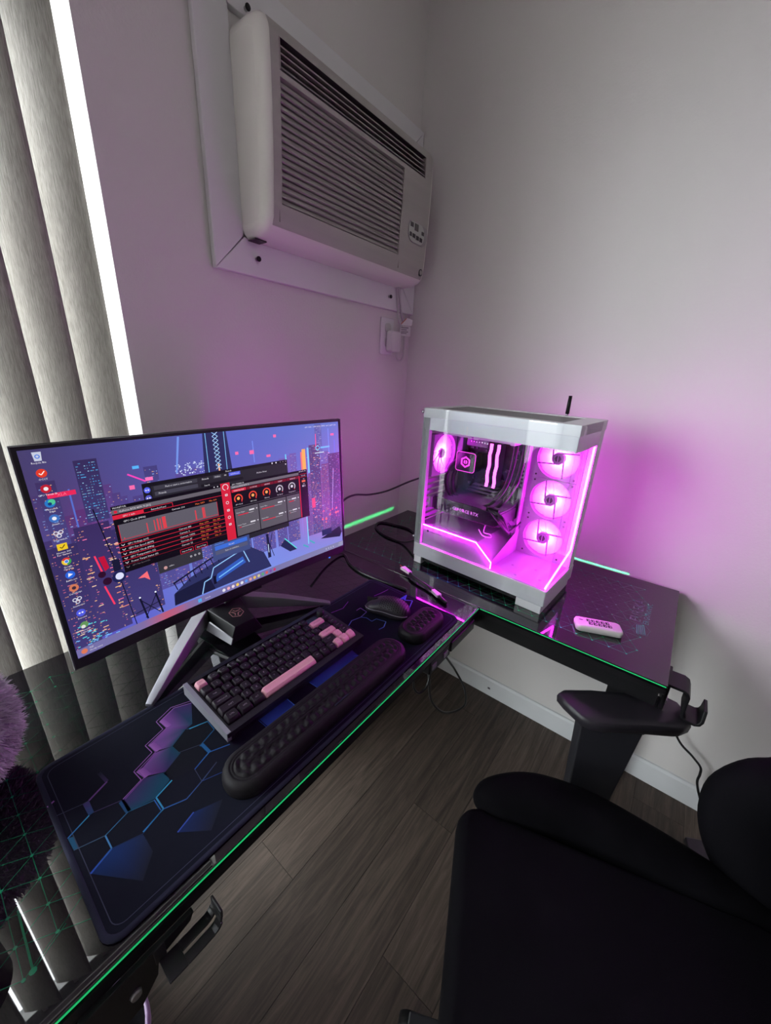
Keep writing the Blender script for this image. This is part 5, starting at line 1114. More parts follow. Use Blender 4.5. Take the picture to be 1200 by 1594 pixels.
# ------------------------------------------------------------------ computer tower (local x: rear to front, y: glass to wall side, z up)
pc = thing('computer_tower', 'white glass-sided computer tower glowing magenta on the right desk wing', 'computer', (-0.415, -0.362, DZ + 0.0003), math.atan2(-0.9982, -0.0593))
CL, CD, CH = 0.425, 0.226, 0.487
cz = MB()
cz.box(0, CL, 0.003, CD, 0.024, 0.070); cz.build('base', M['pcw'], pc, bevel=0.0025)
for x0, x1 in ((0.004, 0.032), (0.352, 0.420)):
    MB().box(x0, x1, 0.004, CD - 0.004, 0.0, 0.0245).build('foot', M['pcw'], pc, bevel=0.0015)
MB().box(0.033, 0.351, 0.012, CD - 0.012, 0.010, 0.0242).build('dust_filter', M['blackm'], pc)
tp = MB(); tp.box(0, CL, 0.003, 0.030, CH - 0.026, CH); tp.box(0, CL, CD - 0.022, CD, CH - 0.026, CH); tp.box(0, 0.030, 0.030, CD - 0.022, CH - 0.026, CH); tp.box(CL - 0.05, CL, 0.030, CD - 0.022, CH - 0.026, CH)
tpo = tp.build('top_frame', M['pcw'], pc, bevel=0.0015)
MB().box(0.030, CL - 0.05, 0.030, CD - 0.022, CH - 0.008, CH - 0.002).build('vent_mesh', M['mesh'], tpo)
MB().box(0.004, CL - 0.001, 0.0045, 0.010, CH - 0.060, CH - 0.026).build('top_band', M['pcw'], pc)
MB().box(CL - 0.006, CL - 0.0015, 0.004, CD - 0.004, CH - 0.062, CH - 0.026).build('front_top_band', M['pcw'], pc)
rr = MB(); rr.box(0.0, 0.024, 0.003, 0.018, 0.070, CH - 0.026); rr.build('rear_pillar', M['pcw'], pc, bevel=0.001)
bk = MB(); bk.box(0.0, 0.003, 0.018, 0.030, 0.07, CH - 0.026); bk.box(0, 0.003, 0.150, CD, 0.07, CH - 0.026); bk.box(0, 0.003, 0.03, 0.15, 0.415, CH - 0.026); bk.box(0, 0.003, 0.03, 0.15, 0.07, 0.135)
bk.build('rear_panel', M['pcw'], pc)
sl = MB()
for k in range(7): sl.box(0.0, 0.003, 0.045, 0.145, 0.142 + 0.019 * k, 0.154 + 0.019 * k)
sl.build('expansion_covers', M['pcin'], pc)
MB().box(0.003, 0.262, 0.196, 0.200, 0.07, CH - 0.026).build('board_tray', M['pcin'], pc)
rsp = MB().box(0.0, 0.272, CD - 0.004, CD, 0.07, CH - 0.026).box(0.272, CL - 0.028, CD - 0.004, CD, 0.07, 0.080).box(0.272, CL - 0.028, CD - 0.004, CD, 0.438, CH - 0.026).box(CL - 0.028, CL - 0.02, CD - 0.004, CD, 0.07, CH - 0.026)
rspo = rsp.build('right_side_panel', M['pcw'], pc)
for k in range(24): MB().box(0.272, CL - 0.028, CD - 0.0035, CD - 0.0015, 0.086 + 0.0148 * k, 0.0895 + 0.0148 * k).build('vent_bar', M['pcw'], rspo)
MB().box(0.262, 0.2742, 0.1835, 0.1865, 0.0705, CH - 0.026).box(0.3938, CL - 0.0205, 0.1835, 0.1865, 0.0705, CH - 0.026).box(0.2745, 0.3935, 0.1835, 0.1865, 0.434, CH - 0.026).box(0.2745, 0.3935, 0.1835, 0.1865, 0.0705, 0.0762).build('fan_bracket', M['pcin'], pc)
MB().box(0.256, 0.2615, 0.160, 0.210, 0.10, CH - 0.03).build('cable_bar', M['pcin'], pc, bevel=0.001)
# front right pillar and glass panes
fpz = MB(); fpz.prism([(CD - 0.044, 0.0655), (CD, 0.0655), (CD, CH - 0.026), (CD - 0.044, CH - 0.026), (CD - 0.044, 0.10)], CL - 0.02, CL - 0.002, 'x'); fpz.build('front_pillar', M['pcw'], pc, bevel=0.001, fix=True)
def pane(name, mb): return mb.build(name, M['pcglass'], pc)
pane('glass_side', MB().add([(0.001, 0.0, 0.0255), (CL, 0.0, 0.0255), (CL, 0.0, CH - 0.0008), (0.001, 0.0, CH - 0.0008), (0.001, 0.003, 0.0255), (CL, 0.003, 0.0255), (CL, 0.003, CH - 0.0008), (0.001, 0.003, CH - 0.0008)], [(0, 1, 2, 3), (7, 6, 5, 4), (0, 4, 5, 1), (3, 2, 6, 7), (0, 3, 7, 4), (1, 5, 6, 2)]))
pane('glass_front', MB().add([(CL, 0.0035, 0.071), (CL, CD - 0.044, 0.071), (CL, CD - 0.044, CH - 0.0008), (CL, 0.0035, CH - 0.0008), (CL - 0.003, 0.0035, 0.071), (CL - 0.003, CD - 0.044, 0.071), (CL - 0.003, CD - 0.044, CH - 0.0008), (CL - 0.003, 0.0035, CH - 0.0008)], [(0, 1, 2, 3), (7, 6, 5, 4), (0, 4, 5, 1), (3, 2, 6, 7), (0, 3, 7, 4), (1, 5, 6, 2)]))
# led strips
def rod(P, r, m, name, parent=pc): return MB().tube(P, r, 8).build(name, M[m], parent)
rod([(CL - 0.006, CD - 0.050, CH - 0.032), (CL - 0.006, CD - 0.050, 0.128), (CL - 0.006, 0.008, 0.0755)], 0.0028, 'ledm', 'light_strip')
rod([(0.026, 0.0105, 0.134), (0.211, 0.0105, 0.134), (0.264, 0.0105, 0.090), (0.264, 0.0105, 0.0705)], 0.0020, 'ledm', 'light_strip')
# power supply cover with sloped end
MB().prism([(0.003, 0.0705), (0.262, 0.0705), (0.262, 0.0895), (0.2105, 0.1325), (0.003, 0.1325)], 0.012, 0.195, 'y').build('power_cover', M['pcin'], pc, bevel=0.001, fix=True)
MB().add([(0.262, 0.195, 0.0705), (0.262, 0.195, 0.150), (0.262, 0.012, 0.0892), (0.262, 0.012, 0.0705)], [(0, 1, 2, 3)]).build('cover_side', M['pcin'], pc)
lg = MB(); lg.cyl((0.044, 0.0118, 0.117), (0.044, 0.0112, 0.117), 0.0042, 0.0042, 6); text_into(lg, 'CYBERPOWERPC', 0.0065, 0.051, 0.1145, 0.0115, None, 'xz', width=0.046); lg.build('maker_mark', M['ink'], pc)
MB().box(0.262, CL - 0.008, 0.006, 0.205, 0.0700, 0.0712).build('floor_dim_plate', M['pcin'], pc)  # added over the white base; darker colour holds down the glow on the floor
for x, y in ((0.30, 0.08), (0.33, 0.03), (0.36, 0.10), (0.39, 0.05)): MB().cyl((x, y, 0.0710), (x, y, 0.0720), 0.0035, 0.0035, 10).build('floor_screw', M['fanhub'], pc)
# motherboard and parts on it
mbd = MB().box(0.022, 0.235, 0.1925, 0.1955, 0.150, 0.405).build('motherboard', M['board'], pc)
rb = random.Random(3); chips = MB()
for k in range(70):
    x, z = rb.uniform(0.03, 0.225), rb.uniform(0.155, 0.395); a, b = rb.uniform(0.003, 0.012), rb.uniform(0.002, 0.009); chips.box(x, x + a, 0.1925 - rb.uniform(0.002, 0.009), 0.1925, z, z + b)
chips.build('chips', M['board2'], mbd)['kind'] = 'stuff'
hsk = MB().box(0.026, 0.052, 0.155, 0.192, 0.300, 0.402); hsk.box(0.060, 0.135, 0.160, 0.192, 0.372, 0.402); hsk.build('heat_sink', M['board2'], mbd, bevel=0.003)
plates = MB()
for k in range(4): plates.hexa([(0.05 + 0.012 * k, 0.184, 0.212 + 0.012 * k), (0.16 + 0.004 * k, 0.184, 0.212 + 0.012 * k), (0.17 + 0.004 * k, 0.184, 0.219 + 0.012 * k), (0.06 + 0.012 * k, 0.184, 0.219 + 0.012 * k)], [(0.05 + 0.012 * k, 0.180, 0.212 + 0.012 * k), (0.16 + 0.004 * k, 0.180, 0.212 + 0.012 * k), (0.17 + 0.004 * k, 0.180, 0.219 + 0.012 * k), (0.06 + 0.012 * k, 0.180, 0.219 + 0.012 * k)])
plates.build('board_armor', M['board2'], mbd)
pins = MB()
for k in range(7): pins.cyl((0.078 + 0.009 * k, 0.1585, 0.388), (0.078 + 0.009 * k, 0.1575, 0.388), 0.0022, 0.0022, 8)
pins.build('capacitors', M['silver'], mbd)
for x in (0.150, 0.1735):
    r_ = MB().box(x - 0.0035, x + 0.0035, 0.150, 0.192, 0.258, 0.392).build('memory_stick', M['board2'], mbd, bevel=0.001)
    P = [(x + 0.0015 * math.sin(k * 1.9), 0.1485, 0.260 + 0.0164 * k) for k in range(9)]
    lb = MB(); lb.loft([[(p[0] - 0.0042, 0.1470, p[2]), (p[0] + 0.0042, 0.1470, p[2]), (p[0] + 0.0042, 0.1515, p[2]), (p[0] - 0.0042, 0.1515, p[2])] for p in P], 0, False); lb.build('light_bar', M['ledram'], r_)
cpu = MB().prism(rrect(0.044, 0.112, 0.294, 0.356, 0.008, 4), 0.135, 0.178, 'y').build('pump_block', M['blackg'], pc, bevel=0.002, fix=True)
pl_ = [(p[0], p[1]) for p in rrect(0.045, 0.111, 0.295, 0.355, 0.008, 4)]
MB().tube([(p[0], 0.1342, p[1]) for p in pl_], 0.0011, 6, 0, True).build('lit_edge', M['ledlogo'], cpu)
lgm = MB()
def hexring(c, r0, r1, n=6, off=0):
    for k in range(n):
        a, b = R(60 * k + off), R(60 * (k + 1) + off)
        lgm.add([(c[0] + r0 * math.cos(a), 0.1344, c[1] + r0 * math.sin(a)), (c[0] + r1 * math.cos(a), 0.1344, c[1] + r1 * math.sin(a)), (c[0] + r1 * math.cos(b), 0.1344, c[1] + r1 * math.sin(b)), (c[0] + r0 * math.cos(b), 0.1344, c[1] + r0 * math.sin(b))], [(0, 1, 2, 3)])
hexring((0.078, 0.325), 0.0120, 0.0185, 6, 30); hexring((0.078, 0.325), 0.0, 0.0075, 6, 30); lgm.build('lit_logo', M['ledlogo'], cpu)
MB().box(0.0772, 0.0788, 0.1338, 0.1343, 0.313, 0.337).build('logo_bar', M['blackg'], cpu)
# cooling tubes, radiator
t1 = smooth_path([(0.046, 0.150, 0.330), (0.030, 0.125, 0.300), (0.036, 0.105, 0.250), (0.075, 0.095, 0.210), (0.130, 0.090, 0.200), (0.190, 0.090, 0.222), (0.232, 0.092, 0.275), (0.246, 0.095, 0.340), (0.248, 0.098, 0.425)], 7)
t2 = smooth_path([(0.046, 0.152, 0.312), (0.040, 0.135, 0.270), (0.060, 0.118, 0.226), (0.110, 0.108, 0.198), (0.170, 0.106, 0.194), (0.222, 0.106, 0.226), (0.256, 0.108, 0.290), (0.266, 0.110, 0.350), (0.268, 0.112, 0.425)], 7)
MB().tube(t1, 0.0062, 10).build('coolant_tube', M['tubeblk'], pc); MB().tube(t2, 0.0062, 10).build('coolant_tube', M['tubeblk'], pc)
rad = MB().box(0.012, 0.275, 0.050, 0.172, 0.440, 0.462).build('radiator', M['pcin'], pc, bevel=0.001)
for k in range(2):
    x0 = 0.016 + 0.126 * k; f_ = MB().box(x0, x0 + 0.012, 0.050, 0.170, 0.412, 0.438).box(x0 + 0.108, x0 + 0.120, 0.050, 0.170, 0.412, 0.438).box(x0 + 0.012, x0 + 0.108, 0.050, 0.056, 0.414, 0.420)
    f_.box(x0 + 0.012, x0 + 0.108, 0.164, 0.170, 0.412, 0.438).box(x0 + 0.012, x0 + 0.108, 0.056, 0.164, 0.436, 0.438)
    f_.build('radiator_fan', M['pcw'], rad)
    cbl = MB()
    for q in range(5): cbl.tube(smooth_path([(x0 + 0.014, 0.048 + 0.001 * q, 0.417 + 0.004 * q), (x0 + 0.06, 0.046, 0.424 + 0.0016 * q), (x0 + 0.106, 0.048 + 0.001 * q, 0.417 + 0.004 * (4 - q))], 5), 0.0014, 6)
    cbl.build('white_leads', M['pcw'], rad)
# graphics card
gp = MB().box(0.022, 0.250, 0.060, 0.190, 0.176, 0.216).build('graphics_card', M['board'], pc, bevel=0.003)
g2 = MB().prism([(0.030, 0.178), (0.110, 0.174), (0.240, 0.176), (0.248, 0.186), (0.244, 0.214), (0.200, 0.219), (0.060, 0.219), (0.028, 0.212)], 0.052, 0.061, 'y'); g2.build('shroud', M['blackg'], gp, bevel=0.0015, fix=True)
MB().box(0.024, 0.248, 0.058, 0.190, 0.2165, 0.2195).build('backplate', M['board2'], gp, bevel=0.001)
gt = MB(); text_into(gt, 'GEFORCE RTX', 0.014, 0.098, 0.194, 0.0515, None, 'xz', width=0.088); gt.build('lettering', M['tag'], gp)
for x in (0.075, 0.160, 0.222): MB().cyl((x, 0.125, 0.1765), (x, 0.125, 0.170), 0.040 if x < 0.2 else 0.026, 0.038 if x < 0.2 else 0.024, 24).build('card_fan', M['blackm'], gp)
MB().box(0.004, 0.022, 0.055, 0.185, 0.178, 0.214).build('bracket_plate', M['silver'], gp)
br = MB().box(0.205, 0.225, 0.058, 0.066, 0.217, 0.230); br.box(0.225, 0.242, 0.058, 0.066, 0.217, 0.228); br.build('power_plug', M['blackm'], gp)
for k in range(4): MB().tube(smooth_path([(0.212 + 0.006 * k, 0.060, 0.222), (0.240 + 0.006 * k, 0.052 + 0.004 * k, 0.205), (0.262, 0.075 + 0.01 * k, 0.170 - 0.006 * k), (0.258, 0.12, 0.150), (0.262, 0.185, 0.165)], 6), 0.0032, 7).build('power_lead', M['tubeblk'], pc)
MB().tube(smooth_path([(0.185, 0.07, 0.150), (0.205, 0.06, 0.139), (0.225, 0.07, 0.1365), (0.215, 0.09, 0.1365), (0.195, 0.085, 0.140), (0.188, 0.11, 0.16)], 6), 0.0018, 6).build('front_lead', M['pcw'], pc)
cb = MB()
for k in range(10): cb.tube(smooth_path([(0.238 + 0.002 * k, 0.190, 0.39 - 0.011 * k), (0.246, 0.172 - 0.002 * k, 0.385 - 0.011 * k), (0.256, 0.185, 0.375 - 0.012 * k), (0.2625, 0.194, 0.372 - 0.012 * k)], 4), 0.0022, 6)
for k in range(9): cb.tube(smooth_path([(0.215 + 0.006 * k, 0.188, 0.215 + 0.004 * k), (0.236, 0.155 - 0.006 * (k % 4), 0.195), (0.250, 0.150, 0.170 - 0.004 * k), (0.262, 0.19, 0.150)], 5), 0.0030, 6)
cb.build('cable_bundle', M['board2'], pc)['kind'] = 'stuff'
# fans
def fan(name, loc, rot, size=0.119, front=True):
    r0 = size * 0.478; mb = MB(); h = size / 2; n = 32
    oc, ic = [], []
    for k in range(n):
        a = 2 * PI * k / n; m_ = max(abs(math.cos(a)), abs(math.sin(a))); oc.append((h * math.cos(a) / m_, h * math.sin(a) / m_)); ic.append((r0 * math.cos(a), r0 * math.sin(a)))
    for y0, flip in ((0.0, False), (0.024, True)):
        i0 = len(mb.v); mb.v += [(x, y0, z) for x, z in oc] + [(x, y0, z) for x, z in ic]
        for k in range(n):
            j = (k + 1) % n; f = (i0 + k, i0 + j, i0 + n + j, i0 + n + k); mb.f.append(f if not flip else f[::-1]); mb.m.append(0); mb.sm.append(False); mb.c.append(None)
    i0 = len(mb.v); mb.v += [(x, 0, z) for x, z in oc] + [(x, 0.024, z) for x, z in oc] + [(x, 0, z) for x, z in ic] + [(x, 0.024, z) for x, z in ic]
    for k in range(n):
        j = (k + 1) % n
        for f in ((i0 + k, i0 + n + k, i0 + n + j, i0 + j), (i0 + 2 * n + k, i0 + 2 * n + j, i0 + 3 * n + j, i0 + 3 * n + k)): mb.f.append(f); mb.m.append(0); mb.sm.append(False); mb.c.append(None)
    fo = mb.build('fan', M['fanframe'], pc); fo.location = loc; fo.rotation_euler = rot
    bl = MB(); nb = 9
    for k in range(nb):
        P = []
        for q in range(7):
            r_ = 0.016 + (r0 - 0.0015 - 0.016) * q / 6; a = 2 * PI * k / nb + 0.35 * (q / 6)
            P.append([(r_ * math.cos(a), 0.0125, r_ * math.sin(a)), (r_ * math.cos(a + PI / nb * 1.02), 0.0145, r_ * math.sin(a + PI / nb * 1.02)), (r_ * math.cos(a + 2 * PI / nb * 1.03), 0.0165, r_ * math.sin(a + 2 * PI / nb * 1.03))])
        o = len(bl.v); bl.v += [p for r in P for p in r]
        for q in range(6):
            for c_ in range(2): bl.f.append((o + 3 * q + c_, o + 3 * q + c_ + 1, o + 3 * q + c_ + 4, o + 3 * q + c_ + 3)); bl.m.append(0); bl.sm.append(True); bl.c.append(None)
    bl.build('blades', M['fanlit'], fo)
    MB().cyl((0, -0.0005 if front else 0.009, 0), (0, 0.020, 0), 0.0165 if front else 0.014, None, 24).build('hub', M['fanhub'], fo)
    if not front: return fo
    hl = MB(); hl.cyl((0, -0.0005, 0), (0, -0.0013, 0), 0.0092, 0.0092, 6)
    hl.build('hub_mark', M['ink'], fo); MB().box(-0.0012, 0.0012, -0.0020, -0.0012, -0.013, 0.013).build('hub_bar', M['fanhub'], fo)
    for k in range(4 if front else 0):
        a = R(90 * k + 20); a2 = a + R(52); p = Vector((0.0155 * math.cos(a2 + 0.7), 0.0012, 0.0155 * math.sin(a2 + 0.7))); q = Vector((r0 * 1.0 * math.cos(a), 0.0012, r0 * math.sin(a)))
        d = (q - p).normalized(); nrm = Vector((-d.z, 0, d.x)) * 0.0017; t_ = Vector((0, 0.003, 0))
        MB().hexa([tuple(p - nrm), tuple(q - nrm), tuple(q + nrm), tuple(p + nrm)], [tuple(p - nrm + t_), tuple(q - nrm + t_), tuple(q + nrm + t_), tuple(p + nrm + t_)]).build('strut', M['fanhub'], fo, fix=True)
    for sx in (-1, 1):
        for sz in (-1, 1):
            MB().cyl((sx * h * 0.87, -0.001, sz * h * 0.87), (sx * h * 0.87, 0.001, sz * h * 0.87), 0.0028, 0.0028, 10).build('fan_screw', M['ink'], fo)
    return fo
for z in (0.374, 0.254, 0.136): fan('fan', (0.334, 0.183, z), (0, 0, 0))
fan('fan', (0.0285, 0.090, 0.348), (0, 0, R(90)), 0.126, front=False)
an = MB().cyl((0.322, CD - 0.004, CH + 0.0005), (0.322, CD - 0.004, CH + 0.005), 0.0035, 0.0035, 12, 1).cyl((0.322, CD - 0.004, CH + 0.005), (0.3215, CD - 0.003, CH + 0.052), 0.0052, 0.0044, 14)
an.build('antenna', [M['blackm'], M['silver']], pc)
for z in (0.475, 0.085): MB().cyl((-0.0005, 0.008, z), (-0.009, 0.008, z), 0.0045, 0.0045, 14).build('thumb_screw', M['silver'], pc)

# ------------------------------------------------------------------ remote control
rmx = math.atan2(-0.100, 0.042)
rem = thing('remote_control', 'small white remote control lying on the black glass by the magenta tower', 'remote', (-0.402, -0.912, DZ + 0.0004), rmx)
bd = MB(); rg = []
for z, ins in ((0.0, 0.003), (0.002, 0.0008), (0.010, 0.0), (0.0150, 0.0012), (0.0170, 0.004)):
    rg.append([(x, y, z) for x, y in rrect(-0.0525 + ins, 0.0525 - ins, -0.0225 + ins, 0.0225 - ins, 0.009, 5)])
bd.loft(rg, 0, True, True); bd.build('body', M['remote'], rem, fix=True)
for j in range(2):
    for k in range(5):
        x = -0.022 + 0.0108 * k + 0.003 * j; y = 0.0075 - 0.0125 * j
        MB().box(x - 0.0044, x + 0.0044, y - 0.0048, y + 0.0048, 0.0168, 0.0180).build('button', M['ink' if (k + j) % 2 == 0 or k == 0 else 'btn'], rem, bevel=0.001)
        MB().cyl((x + 0.001, y - 0.0015, 0.0180), (x + 0.001, y - 0.0015, 0.0183), 0.0017, 0.0017, 8).build('button_mark', M['tag'], rem)
ovl = MB(); ovl.add([(-0.039 + 0.0055 * math.cos(k * PI / 8), 0.006 + 0.0024 * math.sin(k * PI / 8), 0.01705) for k in range(16)], [tuple(range(16))]); ovl.build('mark', M['btn'], rem)
MB().box(0.0300, 0.0310, -0.018, 0.018, 0.0168, 0.0173).build('cover_line', M['cordw'], rem)

# ------------------------------------------------------------------ cables
def cable(name, label, P, r, m='wire', k=8, cat='cable', group=None):
    o = MB().tube(smooth_path(P, k), r, 8).build(name, M[m]); tag(o, label, cat, group); return o

cable('monitor_cable', 'black cable arching from behind the monitor up to the tower', [(-0.700, -0.235, 0.90), (-0.640, -0.225, 0.905), (-0.612, -0.215, 0.932), (-0.575, -0.205, 0.958), (-0.520, -0.20, 0.962), (-0.455, -0.205, 0.950), (-0.400, -0.235, 0.958), (-0.345, -0.285, 0.990), (-0.325, -0.335, 1.015), (-0.322, -0.3590, 1.022)], 0.0032)
cable('power_cable', 'black power cable looping on the glass behind the tower', [(-0.340, -0.3585, 0.815), (-0.335, -0.325, 0.790), (-0.328, -0.262, 0.757), (-0.325, -0.185, 0.7545), (-0.298, -0.118, 0.7545), (-0.262, -0.083, 0.7545), (-0.225, -0.083, 0.7545), (-0.210, -0.145, 0.7545), (-0.208, -0.200, 0.7545), (-0.232, -0.262, 0.757), (-0.245, -0.335, 0.80), (-0.245, -0.3595, 0.82)], 0.0040)
cable('video_cable', 'black cable trailing from the monitor along the far mat end', [(-0.690, -0.180, 0.80), (-0.61, -0.165, 0.770), (-0.540, -0.170, 0.7545), (-0.575, -0.235, 0.7545), (-0.592, -0.300, 0.7545), (-0.588, -0.385, 0.7545), (-0.580, -0.435, 0.7545), (-0.578, -0.455, 0.7545)], 0.0036)
led = thing('light_connector', 'loose black cable with two white plugs between mouse and tower', 'connector', (-0.52, -0.44, DZ + 0.0004))
P = [(0.018, 0.030, 0.012), (0.006, 0.010, 0.011), (-0.003, -0.020, 0.010), (-0.010, -0.055, 0.009), (-0.028, -0.100, 0.007), (-0.042, -0.135, 0.0055)]
MB().tube(smooth_path(P, 6), 0.0048, 8).build('sleeve', M['wire'], led)
def plugbox(p, q, wd, h, name):
    p, q = Vector(p), Vector(q); d = (q - p).normalized(); s_ = Vector((-d.y, d.x, 0)).normalized() * wd / 2; u = Vector((0, 0, h / 2))
    MB().hexa([p - s_ * 0.7 - u, p + s_ * 0.7 - u, q + s_ - u, q - s_ - u], [p - s_ * 0.7 + u, p + s_ * 0.7 + u, q + s_ + u, q - s_ + u]).build(name, M['tag'], led, bevel=0.0012, fix=True)
plugbox((0.014, 0.022, 0.0125), (0.027, 0.060, 0.0125), 0.018, 0.008, 'white_plug'); plugbox((-0.019, -0.078, 0.0095), (-0.031, -0.106, 0.0090), 0.016, 0.009, 'white_plug')
MB().tube([(0.026, 0.058, 0.0125), (0.034, 0.074, 0.013)], 0.0012, 6).build('red_lead', M['redwire'], led)
cable('desk_cable', 'black cable hanging in a loop under the desk beside the socket box', [(-0.640, -0.600, 0.695), (-0.590, -0.600, 0.62), (-0.480, -0.570, 0.50), (-0.395, -0.555, 0.40), (-0.385, -0.590, 0.34), (-0.440, -0.620, 0.33), (-0.530, -0.600, 0.36), (-0.610, -0.590, 0.46), (-0.660, -0.600, 0.58), (-0.690, -0.610, 0.665), (-0.700, -0.612, 0.690)], 0.0035)
cable('lamp_lead', 'thin black lead curling below the socket box under the desk', [(-0.715, -0.625, 0.690), (-0.712, -0.628, 0.655), (-0.722, -0.628, 0.625), (-0.742, -0.622, 0.615), (-0.757, -0.615, 0.635), (-0.757, -0.612, 0.664), (-0.748, -0.612, 0.690)], 0.0028)
cable('wall_cable', 'thin black cable hanging down the right wall behind the armrest', [(-0.10, -1.03, 0.690), (-0.07, -1.07, 0.55), (-0.045, -1.12, 0.38), (-0.030, -1.187, 0.253), (-0.028, -1.235, 0.213), (-0.028, -1.262, 0.188), (-0.028, -1.268, 0.160), (-0.028, -1.271, 0.122), (-0.030, -1.299, 0.058), (-0.034, -1.34, 0.010), (-0.05, -1.42, 0.006), (-0.06, -1.55, 0.006)], 0.0036)
chip = MB().prism([(-0.006, 0.0), (0.004, 0.0), (0.006, 0.006), (-0.001, 0.009), (-0.007, 0.004)], 0, 0.003, 'x'); 
chipo = chip.build('hook_nub', M['slotgrey'], bevel=0.0005, fix=True); chipo.location = (-0.0155, -0.556, 0.036); tag(chipo, 'tiny dark nub stuck on the white baseboard below the right wing', 'nub')

# ------------------------------------------------------------------ things below and beside the desk
tb_ = thing('trash_bin', 'round black bin with a lavender rim on the floor under the left desk end', 'bin', (-1.414, -0.500, 0.0))
MB().lathe([(0.001, 0.002), (0.060, 0.0), (0.066, 0.004), (0.078, 0.34), (0.074, 0.345), (0.070, 0.335), (0.055, 0.330), (0.001, 0.328)], 40).build('body', M['chair'], tb_, fix=True)
MB().lathe([(0.0765, 0.333), (0.0800, 0.335), (0.0808, 0.348), (0.078, 0.353), (0.0735, 0.350), (0.0735, 0.343)], 40).build('rim', M['lav'], tb_, fix=True)
bx = thing('storage_box', 'pale grey storage box with lid behind the bin under the desk', 'box', (-1.515, -0.235, 0))
MB().hexa([(-0.10, -0.15, 0.0), (0.10, -0.15, 0.0), (0.10, 0.15, 0.0), (-0.10, 0.15, 0.0)], [(-0.115, -0.165, 0.26), (0.115, -0.165, 0.26), (0.115, 0.165, 0.26), (-0.115, 0.165, 0.26)]).build('tub', M['pale'], bx, bevel=0.008)
MB().box(-0.122, 0.122, -0.172, 0.172, 0.2605, 0.285).build('lid', M['pale'], bx, bevel=0.006)
tum = thing('tumbler', 'dark round tumbler with a lavender band at the near left desk edge', 'tumbler', (-1.482, -0.497, DZ + 0.0004))
MB().lathe([(0.001, 0.0), (0.044, 0.0), (0.047, 0.004), (0.050, 0.10), (0.047, 0.105), (0.001, 0.104)], 36).build('body', M['blackg'], tum, fix=True)
MB().lathe([(0.0475, 0.010), (0.0492, 0.012), (0.0495, 0.018), (0.0480, 0.020)], 36).build('band', M['lav'], tum, fix=True)
plu = thing('plush_toy', 'fluffy lavender plush sitting on the black glass at the left desk end', 'plush toy', (-1.436, -0.300, DZ + 0.0005))
pc0, pr0 = Vector((0, 0, 0.100)), (0.078, 0.085, 0.094)
MB().sphere(pc0, pr0, 28, 18).sphere((-0.05, 0.0, 0.20), (0.06, 0.06, 0.055), 20, 14).build('body', M['furb'], plu)
fur = MB(); rf = random.Random(5)
for k in range(15000):
    zz = rf.uniform(-1, 1); a = rf.uniform(0, 2 * PI); rxy = math.sqrt(1 - zz * zz); n_ = Vector((rxy * math.cos(a), rxy * math.sin(a), zz))
    if k % 5 == 0: c0, r_ = Vector((-0.05, 0, 0.20)), (0.06, 0.06, 0.055)
    else: c0, r_ = pc0, pr0
    p = c0 + Vector((n_.x * r_[0], n_.y * r_[1], n_.z * r_[2])) * 0.985
    ln_ = rf.uniform(0.010, 0.020); d = (n_ + Vector((rf.uniform(-.7, .7), rf.uniform(-.7, .7), rf.uniform(-.9, .3)))).normalized()
    q = p + d * ln_
    if q.z < 0.002: q.z = 0.002
    s_ = d.cross(Vector((rf.uniform(-1, 1), rf.uniform(-1, 1), rf.uniform(-1, 1)))).normalized() * 0.0011
    mid = p.lerp(q, 0.55) + n_ * 0.0016
    fur.add([p - s_, p + s_, mid + s_ * 0.9, mid - s_ * 0.9, q], [(0, 1, 2, 3), (3, 2, 4)], 0, True)
fo = fur.build('fur', M['fur'], plu); fo['kind'] = 'stuff'

# ------------------------------------------------------------------ office chair (local x right, y forward)
CT = R(23)
chair = thing('gaming_chair', 'black cloth gaming chair turned toward the desk with purple-lit armrest', 'chair', (-0.888, -1.093, 0), CT)
def softbox(x0, x1, y0, y1, z0, z1, name, m, r=0.03, taper=None, f=None):
    mb = MB(); rings = []
    n = 8
    for k in range(n + 1):
        a = PI * k / n - PI / 2; z = (z0 + z1) / 2 + (z1 - z0) / 2 * math.sin(a); ins = r * (1 - math.cos(a))
        rings.append([(x, y, z) for x, y in rrect(x0 + ins, x1 - ins, y0 + ins, y1 - ins, max(0.004, 0.035 - ins * 0.5), 5)])
    if f: rings = [[f(Vector(p)) for p in r_] for r_ in rings]
    mb.loft(rings, 0, True, True); return mb.build(name, M[m], chair, fix=True)
def bend(p): return (p.x * (1 - 0.30 * max(0.0, min(1.0, (0.20 - p.y) / 0.45))), p.y, p.z - 0.02 * max(0, (p.y - 0.12) / 0.14) ** 2 - 0.25 * max(0, p.x) * 0 )
softbox(-0.215, 0.205, -0.285, 0.256, 0.385, 0.487, 'seat', 'chair', 0.022, f=bend)
def bolster(path, name='bolster', m='chair'):
    mb = MB(); rg = []
    W4 = smooth_path([(p[0][0], p[0][1], p[0][2]) for p in path], 5)
    RR = smooth_path([(p[1], p[2], 0) for p in path], 5)
    for i, c_ in enumerate(W4):
        t = (W4[min(i + 1, len(W4) - 1)] - W4[max(i - 1, 0)]).normalized(); up = Vector((0, 0, 1)) if abs(t.z) < 0.8 else Vector((0, 1, 0))
        if name == 'back_wing': up = Vector((0, 1, 0))
        s_ = t.cross(up).normalized(); u = s_.cross(t)
        rx, rz = max(0.004, RR[i].x), max(0.004, RR[i].y)
        rg.append([c_ + s_ * rx * math.cos(a) + u * rz * math.sin(a) for a in [2 * PI * k / 24 for k in range(24)]])
    mb.loft(rg, 0, True, True); return mb.build(name, M[m], chair, fix=True)
